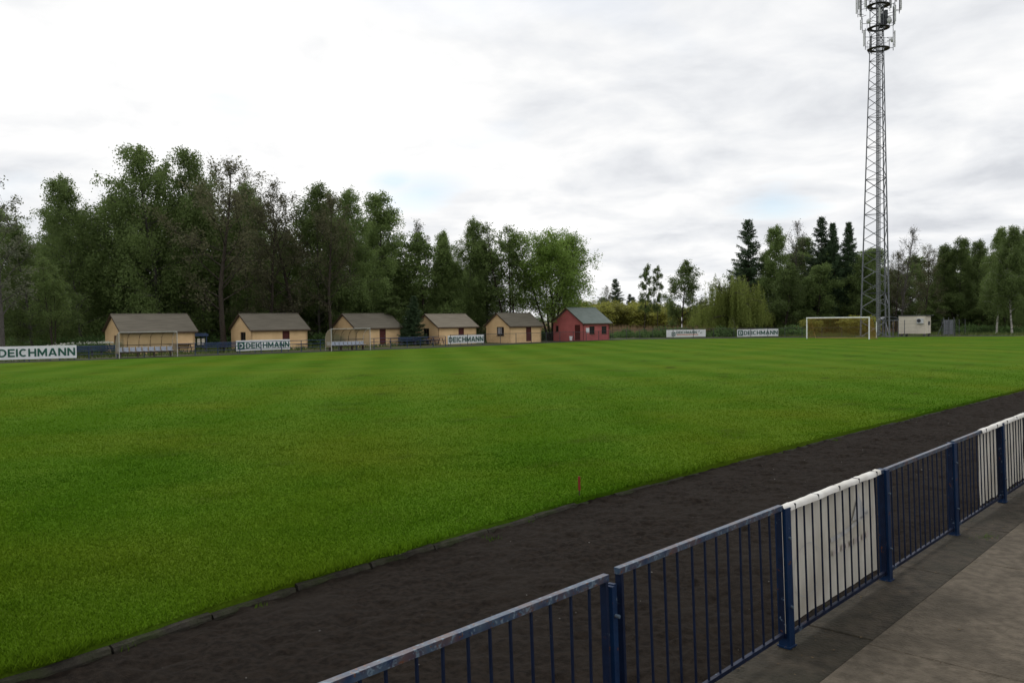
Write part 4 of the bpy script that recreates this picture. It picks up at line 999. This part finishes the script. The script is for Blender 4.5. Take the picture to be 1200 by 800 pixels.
def broad(seed, H, r0, t0, nl, R, prof, el=(20, 65), droop=.0, nsub=5, ntw=4, twl=.9, hang=.0, nlv=10, sp=.14, leaf='dark', size=.2, bark='bark', stems=1, lean=.0, twigs=True, spread=0, asp=.6, dtw=False, pw=.92):
    T = Tree(seed); r = T.r; ga = 2.39996; az0 = r.random()*6.28
    for si in range(stems):
        a = az0+si*6.283/stems+r.normal(0, .3)
        d0 = np.array([math.cos(a)*spread, math.sin(a)*spread, 1.0]) if stems > 1 else np.array([lean, lean*.3, 1.0])
        hs = H*(1 if stems == 1 else r.uniform(.8, 1.0))
        tr = T.curve((r.normal(0, .2)*(stems > 1), r.normal(0, .2)*(stems > 1), -.2), d0, hs, 12, .035, .12 if stems == 1 else .35)
        rr = r0*(1 if stems == 1 else .7)
        rad = [max(rr*(1-i/12.6)**.9, .02)*(1.35 if i == 0 else 1) for i in range(13)]
        T.tb.tube(tr, rad, 7)
        for i in range(nl):
            t = t0+(1-t0)*((i+r.random())/nl)**pw; t = min(t, .985)
            k = t*12; j = int(k); p = tr[j]+(tr[min(j+1, 12)]-tr[j])*(k-j)
            ln = R*prof((t-t0)/(1-t0))*r.uniform(.7, 1.2)
            az = az0+ga*i+r.normal(0, .3); e = R_(el[0]+(el[1]-el[0])*t+r.normal(0, 9))
            if stems > 1 and r.random() < .7: az = a+r.normal(0, .9)
            d = np.array([math.cos(az)*math.cos(e), math.sin(az)*math.cos(e), math.sin(e)])
            lb = T.curve(p, d, ln, 5, .10, droop); lr = max(rad[j]*.42, .018)
            T.tb.tube(lb, [lr*(1-q/5.6) for q in range(6)], 5, False)
            for q in range(nsub):
                u = .28+.72*(q+r.random())/nsub; kk = min(u, .999)*5; jj = int(kk); pp = lb[jj]+(lb[jj+1]-lb[jj])*(kk-jj)
                dd = nrm(nrm(lb[jj+1]-lb[jj])+r.normal(0, .55, 3)); sl = ln*.30*r.uniform(.6, 1.3)*(1.25-u*.6)+.3
                sb = T.curve(pp, dd, sl, 2, .15, droop*.8)
                T.tb.tube(sb, [lr*.38, lr*.25, .008], 3, False)
                for w in range(ntw):
                    v = r.random()*2; jv = int(v); tp = sb[jv]+(sb[jv+1]-sb[jv])*(v-jv) if w else sb[2]
                    td = nrm(nrm(sb[2]-sb[0])+r.normal(0, .6, 3)); tl = twl*r.choice([.6, .8, 1.0, 1.2, 2.0])*(.55+.45*min(1, 1.7*(1-t)))
                    te = tp+td*tl*(1-hang)+np.array([0, 0, -tl*hang])
                    if twigs: T.tb.tube([tp, te], [.011, .005], 3, False)
                    T.tw.append((tp, te, max(1, int(nlv*r.uniform(.4, 1.6)*min(1.15, .12+1.15*(ln/R)**1.3))), sp*(.75+.25*min(1, 1.7*(1-t)))))
    return T.done(M[bark], LM[leaf], size, asp=asp, droop=dtw)

def conifer(seed, H, r0, t0, R, nl, leaf='spruce', size=.22, power=.85, sparse=1.0, up=-8, gap=0, bark='bark'):
    T = Tree(seed); r = T.r
    tr = T.curve((0, 0, -.2), (0, 0, 1), H, 10, .012, 0); rad = [max(r0*(1-i/10.2), .015) for i in range(11)]; T.tb.tube(tr, rad, 7)
    for i in range(nl):
        t = t0+(1-t0)*((i+.5)/nl)**1.08; k = min(t, .995)*10; j = int(k); p = tr[j]+(tr[min(j+1, 10)]-tr[j])*(k-j)
        s = 1-(t-t0)/(1-t0); ln = R*(s**power)*r.uniform(.65, 1.2)+.25
        if gap and r.random() < gap: continue
        az = i*2.39996+r.normal(0, .3); e = R_(up+35*(1-s)+r.normal(0, 13))
        d = np.array([math.cos(az)*math.cos(e), math.sin(az)*math.cos(e), math.sin(e)])
        lb = T.curve(p, d, ln, 4, .05, .18); T.tb.tube(lb, [max(.035*ln/R+.01, .01)]*2+[.014, .01, .006], 3, False)
        m_ = max(3, int(ln*4.5))
        for q in range(m_):
            u = .12+.88*q/m_; kk = min(u, .999)*4; jj = int(kk); pp = lb[jj]+(lb[jj+1]-lb[jj])*(kk-jj); fw = nrm(lb[jj+1]-lb[jj]); side = nrm(np.cross(fw, (0, 0, 1)))
            for sg in (-1, 1):
                tl = (.25+.42*(1-u)*ln*.5)*r.uniform(.6, 1.2); te = pp+nrm(fw*.7+side*sg+r.normal(0, .15, 3))*tl+np.array([0, 0, -.16*tl-.05])
                T.tw.append((pp, te, max(2, int((4+tl*13)*sparse)), .05))
            T.tw.append((pp, pp+fw*.35, max(1, int(3*sparse)), .08)); T.tw.append((pp, pp+fw*.15-np.array([0, 0, .30+.25*r.random()]), max(1, int(4*sparse)), .07))
    return T.done(M[bark], LM[leaf], size, asp=.32, droop=True)

def willow(seed, H, R):
    T = Tree(seed); r = T.r
    tr = T.curve((0, 0, -.2), (.05, 0, 1), H*.45, 6, .05, .1); T.tb.tube(tr, [.36-.03*i for i in range(7)], 7)
    for i in range(26):
        az = i*2.39996+r.normal(0, .2); e = R_(r.uniform(38, 80)); d = np.array([math.cos(az)*math.cos(e), math.sin(az)*math.cos(e), math.sin(e)])
        lb = T.curve(tr[3+i % 4], d, H*.58*r.uniform(.75, 1.1), 6, .09, -1.5); T.tb.tube(lb, [.12, .10, .08, .06, .04, .025, .012], 5, False)
        for q in range(15):
            u = .25+.75*q/15+r.random()*.04; kk = min(u, .999)*6; jj = int(kk); pp = lb[jj]+(lb[jj+1]-lb[jj])*(kk-jj)
            sb = T.curve(pp, nrm(d*[1, 1, .2]+r.normal(0, .7, 3)), r.uniform(.5, 1.7), 2, .2, -.4); T.tb.tube(sb, [.016, .012, .006], 3, False)
            for w in range(4):
                a = sb[0]+(sb[2]-sb[0])*r.random(); ln = min(r.uniform(1.5, 5.0), max(.6, a[2]-r.uniform(.9, 2.0)))
                b = a+np.array([r.normal(0, .12), r.normal(0, .12), -ln]); T.tw.append((a, b, int(ln*20), .10))
    return T.done(M['bark'], LM['willow'], .20, asp=.34, droop=True)

oval = lambda t: max(.18, math.sin(math.pi*min(1, .14+.86*t**.75))**.75)
cone = lambda t: .25+.85*(1-t)**.8*min(1, .5+t*2.2)
tall = lambda t: (.55+.6*min(1, t*3))*(1-.82*t**1.6)
rnd = lambda t: max(.25, math.sin(math.pi*(.2+.72*t))**.6)
P = {}
P['birch_a'] = broad(11, 20, .20, .10, 66, 4.9, tall, (24, 66), -.35, 6, 5, 2.07, .8, 34, .22, 'birch', .165, 'bark_grey', twigs=False, dtw=True)
P['birch_b'] = broad(12, 20, .18, .14, 62, 4.6, tall, (32, 70), -.3, 6, 5, 1.7249999999999999, .7, 34, .22, 'birch', .165, 'bark_grey', twigs=False, lean=.05, dtw=True)
P['birch_w'] = broad(14, 18, .17, .22, 56, 4.2, tall, (30, 68), -.3, 6, 5, 1.6099999999999999, .7, 34, .22, 'birch', .165, 'birch', twigs=False, dtw=True)
P['birch_c'] = broad(13, 17, .17, .08, 58, 4.6, oval, (25, 68), -.25, 6, 5, 1.38, .55, 34, .22, 'birch', .165, 'bark_grey', twigs=False)
P['alder_a'] = broad(21, 19, .26, .22, 28, 5.0, oval, (28, 62), .2, 6, 5, 1.0, .0, 14, .22, 'brown', .18, 'bark')
P['alder_b'] = broad(22, 19, .26, .16, 28, 5.6, tall, (25, 65), .25, 6, 5, 1.0, .05, 14, .22, 'brown', .18, 'bark', stems=1, lean=.07)
P['grey_a'] = broad(23, 17, .20, .2, 26, 3.4, oval, (35, 68), .2, 5, 4, .8, .1, 9, .15, 'grey', .2, 'bark_grey')
P['bare'] = broad(24, 15, .18, .15, 26, 3.2, tall, (40, 72), .3, 6, 5, .9, .0, 2, .1, 'brown', .18, 'bark_grey')
P['dark_a'] = broad(31, 15, .22, .07, 32, 4.2, oval, (15, 62), .05, 6, 4, 1.0, .1, 26, .30, 'dark', .27, 'bark')
P['dark_b'] = broad(32, 14, .20, .05, 32, 3.8, rnd, (10, 62), -.1, 6, 4, 1.0, .25, 26, .30, 'dark', .27, 'bark')
P['maple'] = broad(44, 12.5, .19, .30, 22, 3.5, rnd, (0, 62), -.1, 6, 5, .9, .1, 17, .26, 'maple', .17, 'bark', stems=6, spread=.27)
P['slim'] = broad(42, 14, .15, .30, 17, 2.5, oval, (30, 70), .1, 5, 4, .8, .1, 16, .17, 'birch', .18, 'bark', stems=3, spread=.16)
P['spruce'] = conifer(51, 16, .22, .05, 3.0, 300, power=.7, sparse=1.5, size=.20)
P['spruce_gap'] = conifer(52, 17, .20, .12, 3.0, 210, power=.6, gap=.22, up=-12, sparse=1.5, size=.21)
P['thin_pole'] = broad(53, 13, .13, .36, 26, 1.55, lambda t: .5+.75*min(1, t*2)*(1-.6*t), (-5, 50), -.1, 5, 4, .7, .3, 17, .17, 'dark', .2, 'bark')
P['birch_d'] = broad(15, 15, .16, .06, 64, 3.7, cone, (15, 66), -.25, 6, 5, 1.265, .6, 34, .22, 'birch', .165, 'bark_grey', twigs=False)
P['willow'] = willow(61, 11, 5)
P['sallow'] = broad(71, 5.5, .10, .12, 12, 1.9, rnd, (30, 70), .2, 5, 4, .6, .1, 9, .16, 'yellow', .20, 'bark_grey', stems=6, spread=.45)
PH_ = {'birch_a': 20, 'birch_b': 20, 'birch_w': 18, 'birch_c': 17, 'alder_a': 19, 'alder_b': 19, 'grey_a': 17, 'bare': 15, 'dark_a': 15, 'dark_b': 14, 'maple': 12.5, 'slim': 14, 'spruce': 16, 'spruce_gap': 17, 'thin_pole': 13, 'willow': 11, 'birch_d': 15, 'sallow': 5.5}
REAL = {k: max(v.co.z for v in c.vertices) for k, (t, c) in P.items()}
NM = {'birch_d': 'birch_tree', 'birch_w': 'birch_tree', 'birch_a': 'birch_tree', 'birch_b': 'birch_tree', 'birch_c': 'birch_tree', 'alder_a': 'alder_tree', 'alder_b': 'alder_tree', 'grey_a': 'alder_tree', 'bare': 'bare_tree', 'dark_a': 'leafy_tree', 'dark_b': 'leafy_tree', 'maple': 'maple_tree', 'slim': 'slender_tree', 'spruce': 'spruce_tree', 'spruce_gap': 'spruce_tree', 'thin_pole': 'slender_tree', 'willow': 'willow_tree', 'sallow': 'yellow_shrub'}
MAPLE_RZ = 2.0
rt = random.Random(5)
def spot(px):
    for lim, w in ((60, 'at the left edge, behind the large board'), (122, 'left of the leftmost hut'), (185, 'behind the gable half of the leftmost hut'), (232, 'behind the right half of the leftmost hut'), (272, 'in the gap left of the emblem board hut'), (320, 'behind the left half of the emblem board hut'), (366, 'behind the right half of the emblem board hut'), (412, 'behind the smaller dugout'), (470, 'behind the middle hut'), (506, 'behind the small dark spruce'), (562, 'behind the pale roofed hut'), (640, 'behind the last tan hut'), (760, 'right of the red house'), (800, 'beside the thin pair of trees'), (885, 'behind the weeping willow'), (925, 'between willow and goal'), (975, 'behind the left half of the goal'), (1022, 'behind the right half of the goal'), (1050, 'behind the lattice mast'), (1095, 'behind the cream cabin'), (1135, 'behind the metal gate'), (1175, 'behind the left white birch trunk'), (2000, 'at the right edge')):
        if px < lim: return w
KW = {'dark_a': 'broad leafy tree', 'dark_b': 'low bushy tree', 'birch_b': 'loose green birch', 'birch_c': 'round green birch', 'birch_d': 'pointed green birch', 'grey_a': 'greyish thin tree', 'spruce_gap': 'dark conifer'}
def tree(kind, px, z, top, label, wide=1.0, group=None, rz=None, cat='tree'):
    p = D(px, 385, z); ht = D(px, top, z)[2]+.14; s = ht/REAL[kind]
    t = thing(NM[kind], (p[0], p[1], -.14), label, cat, group, rt.uniform(0, 6.28) if rz is None else rz)
    t.scale = (s*wide*1.18, s*wide*1.18, s)
    link('trunk', P[kind][0], t); link('crown', P[kind][1], t)
    return t
GL, GR, GM = 'tall trees rising behind the huts', 'trees at the right behind the mast', 'trees beyond the far end line'
for a in [
 ('grey_a', 2, 74, 196, 'sparse grey green tree cut by the left edge of the picture', 1.0, GL),
 ('birch_c', 38, 84, 262, 'low drooping birch between the left edge tree and the first tall birch', 1.15, GL),
 ('birch_b', 97, 96, 203, 'tall birch with a feathery top standing left of the first hut', 1.1, GL),
 ('birch_c', 136, 99, 222, 'shorter birch between two taller ones, above the first hut gable', 1.0, GL),
 ('birch_a', 186, 97, 166, 'tallest birch of the row, dense hanging twigs above the first hut roof', 1.15, GL),
 ('birch_a', 238, 99, 174, 'tall birch with rounded top just left of the big brownish alder', .95, GL),
 ('alder_a', 262, 90, 180, 'big brownish alder with visible grey trunk between the first two huts', 1.05, GL),
 ('birch_b', 290, 100, 205, 'green birch on the right shoulder of the big brownish alder', .9, GL),
 ('alder_b', 318, 96, 226, 'low brownish alder above the roof of the emblem board hut', .9, GL),
 ('alder_b', 352, 98, 210, 'sparse brown tree with ragged top above the emblem board hut', 1.0, GL),
 ('birch_c', 374, 102, 213, 'green birch between two brown sparse trees behind the smaller dugout', .9, GL),
 ('alder_a', 388, 97, 222, 'brown budding tree right behind the smaller dugout', .85, GL),
 ('birch_b', 413, 103, 214, 'broad green birch above the roof of the middle hut', .95, GL),
 ('birch_d', 447, 112, 221, 'pointed drooping birch at the right shoulder of the tall trees', .9, GL),
 ('grey_a', 494, 112, 255, 'thin greyish tree in the dip right of the tall trees', .75, GL),
 ('birch_b', 528, 116, 266, 'loose green birch between the narrow birch and the tall loose topped one', .8, GL),
 ('birch_d', 518, 110, 278, 'narrow green birch above the pale roofed hut', .72, GL),
 ('birch_b', 545, 112, 252, 'tall birch with loose top right of the pale roofed hut', .9, GL),
 ('birch_d', 570, 114, 278, 'rounded birch left of the slender dark stems', .9, GL),
 ('slim', 600, 112, 258, 'group of slender dark stems with loose leaves behind the last tan hut', 1.05, GL),
 ('maple', 646, 114, 261, 'round bright green maple with many stems beside the red house', .95, GL, MAPLE_RZ),
 ('spruce', 483, 99, 346, 'small dark spruce between the middle hut and the pale roofed hut', 1.35, GL),
 ('dark_a', 799, 150, 303, 'dense rounded green tree behind the far board with orange print', .85, GM),
 ('thin_pole', 755, 128, 308, 'slender tree with bare trunk, left one of a thin pair', .62, GM),
 ('thin_pole', 771, 128, 309, 'slender tree with bare dark trunk, right one of a thin pair', .55, GM),
 ('willow', 857, 130, 316, 'weeping willow with yellow green hanging branches behind the board nearest the goal', .85, GM),
 ('spruce_gap', 877, 142, 256, 'ragged dark spruce rising behind the weeping willow', 1.05, GM),
 ('birch_d', 906, 140, 262, 'dark green birch between the willow and the goal', .85, GM),
 ('bare', 930, 142, 255, 'pale sparse tree with thin twigs above the left goal post', .8, GM),
 ('spruce_gap', 962, 140, 253, 'tall narrow spruce above the middle of the goal', .9, GM),
 ('spruce', 979, 139, 260, 'pointed dark spruce above the goal, left one of a close pair', .75, GM),
 ('spruce', 995, 139, 259, 'pointed dark spruce close to the mast, right one of a close pair', .75, GM),
 ('dark_a', 920, 134, 308, 'leafy dark tree between willow and goal, low crown', 1.0, GM),
 ('dark_b', 955, 136, 306, 'leafy dark tree right behind the goal', 1.0, GM),
 ('dark_a', 1004, 136, 300, 'leafy dark tree just left of the mast foot', .9, GM),
 ('bare', 1056, 130, 266, 'bare brown tree with thin twigs just right of the mast', .9, GR),
 ('alder_a', 1050, 134, 292, 'brown budding alder behind the cream cabin', .8, GR),
 ('alder_b', 1082, 132, 284, 'brown sparse alder above the right end of the cream cabin', .8, GR),
 ('birch_d', 1104, 136, 284, 'green birch with rounded top above the metal gate', .8, GR),
 ('birch_d', 1125, 134, 276, 'pointed birch between the metal gate and the white trunks', .75, GR),
 ('birch_d', 1144, 134, 279, 'soft green birch left of the two white trunks', .8, GR),
 ('birch_w', 1168, 122, 264, 'birch with a thin white trunk, left one of two near the right edge', .85, GR),
 ('birch_w', 1186, 121, 262, 'birch with a thicker white trunk, right one of two near the right edge', .85, GR),
 ('birch_b', 1205, 122, 262, 'birch cut by the right edge of the picture', .9, GR),
 ('dark_a', 1150, 140, 300, 'leafy tree filling the gap behind the white birch trunks', 1.1, GR),
 ('slim', 62, 80, 300, 'dark leaning stems at the left behind the large board', .9, GL),
 ('spruce_gap', 722, 235, 326, 'far spruce seen above the yellow shrubs right of the red house', 1.2, GM),
 ('grey_a', 707, 230, 334, 'far greyish tree just right of the maple crown', 1.2, GM),
 ('spruce_gap', 738, 250, 344, 'far small conifer above the yellow shrubs left of the thin pair', 1.1, GM),
]: tree(*a)
# fill of the wood: lower leafy trees mostly hidden behind those above
FL = 'leafy understorey trees filling the wood behind the huts'
k = 0
SKY_L = ([-60, 0, 30, 60, 97, 120, 150, 186, 215, 240, 300, 335, 352, 400, 445, 465, 480, 495, 520, 545, 570, 600, 640, 690], [200, 212, 265, 250, 212, 222, 224, 200, 204, 200, 208, 222, 214, 216, 222, 238, 252, 256, 262, 256, 266, 264, 268, 320])
for px in range(-44, 582, 30):
    q = px+rt.uniform(-6, 6)
    kd = ('birch_b', 'birch_c', 'dark_a', 'birch_d')[k % 4]
    tree(kd, q, rt.uniform(104, 122), float(np.interp(q, *SKY_L))+rt.uniform(12, 52), KW[kd]+' in the shaded wood '+spot(q), 1.0+.25*rt.random(), FL); k += 1
for px in range(20, 480, 40):
    kd = ('dark_b', 'dark_a')[k % 2]
    tree(kd, px+rt.uniform(-8, 8), rt.uniform(100, 106), rt.uniform(335, 352), KW[kd]+' at wood edge '+spot(px), 1.5, FL); k += 1
for px in range(-60, 570, 30):
    tree(('dark_b', 'dark_a')[k % 2], px+rt.uniform(-8, 8), rt.uniform(128, 142), rt.uniform(312, 334), 'tree deep in the dark wood '+spot(px), 1.7, FL); k += 1
FR = 'leafy understorey trees filling the wood at the right'
SKY_R = ([880, 905, 930, 962, 1000, 1030, 1056, 1082, 1104, 1125, 1144, 1168, 1186, 1260], [285, 264, 270, 262, 264, 285, 282, 286, 286, 279, 282, 266, 264, 264])
for px in range(884, 1262, 20):
    q = px+rt.uniform(-5, 5)
    kd = ('dark_b', 'birch_d', 'dark_a', 'birch_c')[k % 4]
    tree(kd, q, rt.uniform(142, 158), float(np.interp(q, *SKY_R))+rt.uniform(8, 38), KW[kd]+' in the far wood '+spot(q), 1.0+.25*rt.random(), FR); k += 1
for px in range(1090, 1230, 30):
    kd = ('dark_a', 'dark_b')[k % 2]
    tree(kd, px, rt.uniform(128, 136), rt.uniform(338, 352), KW[kd]+' at wood edge '+spot(px), 1.4, FR); k += 1
for px in range(640, 780, 20):
    kd = ('dark_a', 'grey_a', 'spruce_gap')[k % 3]
    tree(kd, px+rt.uniform(-6, 6), rt.uniform(260, 300), rt.uniform(346, 356), 'far '+KW[kd]+' on the horizon '+('above the red house roof' if px < 715 else spot(px)), 1.5, 'far trees on the horizon'); k += 1
for px, z, tp in ((690, 165, 352), (704, 175, 349), (718, 170, 352), (733, 178, 350), (747, 168, 354), (762, 172, 352), (776, 165, 356), (788, 160, 358), (812, 170, 360), (826, 168, 356)):
    tree('sallow', px, z, tp, 'yellow green spring shrub in the thicket '+('just right of the red house roof' if px < 725 else 'left of the thin pair of trees' if px < 752 else 'behind the thin pair of trees' if px < 780 else 'below the dense rounded green tree' if px < 805 else 'left of the weeping willow'), 1.5, 'yellow green shrubs beyond the end line', cat='shrub')
for px, z, tp in ((948, 125, 372), (1000, 121, 370), (1012, 120, 368)):
    tree('sallow', px, z, tp, 'yellow brown low shrub behind the goal net', 1.5, 'low shrubs behind the goal', cat='shrub')

# low brambles, hedge and reeds
def bush(seed, leaf, n, w, h, size):
    r = np.random.default_rng(seed); T = Tree(seed)
    for i in range(n):
        a = r.random()*6.28; q = r.random()**.5; x, y = w*q*math.cos(a), w*.6*q*math.sin(a); hh = h*(1-.55*q*q)*r.uniform(.5, 1.1)
        p0 = np.array([x*.8, y*.8, -.05]); p1 = np.array([x, y, hh]); T.tb.tube([p0, p1], [.012, .006], 3, False); T.tw.append((p0+(p1-p0)*.35, p1, 14, .13))
    return T.done(M['bark'], LM[leaf], size)
BU = [bush(81, 'bramble', 70, 1.9, 1.15, .2), bush(82, 'bramble', 70, 2.1, .95, .2)]
def shrub(px, z, i, label, group, s=1.0):
    p = D(px, 385, z); t = thing('bramble_bush', (p[0], p[1], -.14), label, 'bush', group, rt.uniform(0, 3.1)); f = s*rt.uniform(.85, 1.25); t.scale = (f, f, f)
    link('stems', BU[i % 2][0], t); link('crown', BU[i % 2][1], t)
k = 0
for px in list(range(712, 945, 11)):
    shrub(px+rt.uniform(-4, 4), rt.uniform(123, 130), k, 'low green bramble bush along the far fence '+('right of the red house' if px < 745 else 'beside the thin pair of trees' if px < 781 else 'behind the board with orange print' if px < 828 else 'between the two far end boards' if px < 864 else 'behind the board nearest the goal' if px < 913 else 'left of the goal behind the mesh fence'), 'low brambles at the far end', 1.1); k += 1
for px in range(1120, 1225, 9):
    shrub(px+rt.uniform(-4, 4), rt.uniform(122, 130), k, 'low green bush at the wood foot '+spot(px), 'low bushes under the right hand trees', 1.1); k += 1
for px in list(range(-10, 130, 12))+[236, 246, 256, 268, 372, 384, 396, 474, 488, 500]+list(range(560, 600, 10))+[640, 650]:
    shrub(px+rt.uniform(-3, 3), (rt.uniform(113, 118) if px > 420 else rt.uniform(96, 101)) if px > 230 else rt.uniform(86, 94), k, 'low green bush in the shade '+spot(px), 'low bushes between the huts', 1.3); k += 1
M['blossom'] = mat('white_blossom', (.62, .62, .55), (.5, .5, .44), attr='tone', rough=.8)
T = Tree(90)
for i in range(120):
    a = T.r.uniform(-3.6, 3.6); hh = .75+.35*min(1, (a+3.6)/3)*T.r.uniform(.9, 1.0); T.tw.append((np.array([a, T.r.normal(0, .3), hh]), np.array([a+T.r.normal(0, .2), T.r.normal(0, .3), hh+.12]), 8, .05))
V, F, tn = T.leaves(.09); p = D(92, 385, 75)
t = thing('blossoming_hedge', (p[0], p[1], -.1), 'low dark hedge topped with white blossom behind the left edge board', 'hedge', None, bz)
link('blossom', arrmesh('blossom', V, F, M['blossom'], tn), t)
T = Tree(91)
for i in range(260):
    a = T.r.uniform(-3.6, 3.6); hh = .7+.35*min(1, (a+3.6)/3); q = T.r.normal(0, .32); T.tw.append((np.array([a, q, 0]), np.array([a, q*1.1, hh]), 14, .1))
V, F, tn = T.leaves(.16); link('foliage', arrmesh('foliage', V, F, LM['bramble'], tn), t)
# dry reeds on the field beyond
n = 26000; sx_ = rng.uniform(560, 1120, n); zd = rng.uniform(138, 215, n)
gx = np.empty(n); gy = np.empty(n)
dv = FW[None]*zd[:, None]+RT[None]*((sx_-600)/1000*zd)[:, None]; gx, gy = dv[:, 0], dv[:, 1]
h = rng.uniform(.6, 1.5, n)*(1+vnoise(gx, gy, 9, 40)); la = rng.random(n)*6.28; w = .05
V = np.empty((n, 3, 3)); V[:, 0] = np.stack([gx-w, gy-w*.3, np.full(n, -.1)], 1); V[:, 1] = np.stack([gx+w, gy+w*.3, np.full(n, -.1)], 1)
V[:, 2] = np.stack([gx+.35*np.cos(la), gy+.35*np.sin(la), h], 1)
link('dry_reeds', arrmesh('dry_reeds', V.reshape(-1, 3), np.arange(n*3).reshape(-1, 3), M['reed'], rng.random(n)), label='tan dry reeds standing on the field beyond the end line', cat='reeds', kind='stuff')
# rough weeds on the ground behind the far track
n = 60000; s1 = rng.uniform(-80, 1280, n); z1 = rng.uniform(64, 134, n)
dv = FW[None]*z1[:, None]+RT[None]*((s1-600)/1000*z1)[:, None]; gx, gy = dv[:, 0], dv[:, 1]
ok = (gx < -73.5) | ((gy > 112) & (gx < -40)) | (gy > 127); gx, gy = gx[ok], gy[ok]; n = len(gx)
h = rng.uniform(.12, .38, n); la = rng.random(n)*6.28; w = .04
V = np.empty((n, 3, 3)); V[:, 0] = np.stack([gx-w, gy-w*.5, np.full(n, -.15)], 1); V[:, 1] = np.stack([gx+w, gy+w*.5, np.full(n, -.15)], 1)
V[:, 2] = np.stack([gx+.15*np.cos(la), gy+.15*np.sin(la), h], 1)
M['weed'] = mat('rough_grass', (.06, .10, .02), (.12, .14, .04), attr='tone', rough=.8)
link('rough_grass', arrmesh('rough_grass', V.reshape(-1, 3), np.arange(n*3).reshape(-1, 3), M['weed'], rng.random(n)), label='rough uncut grass under the trees behind the huts and fence', cat='grass', kind='stuff')
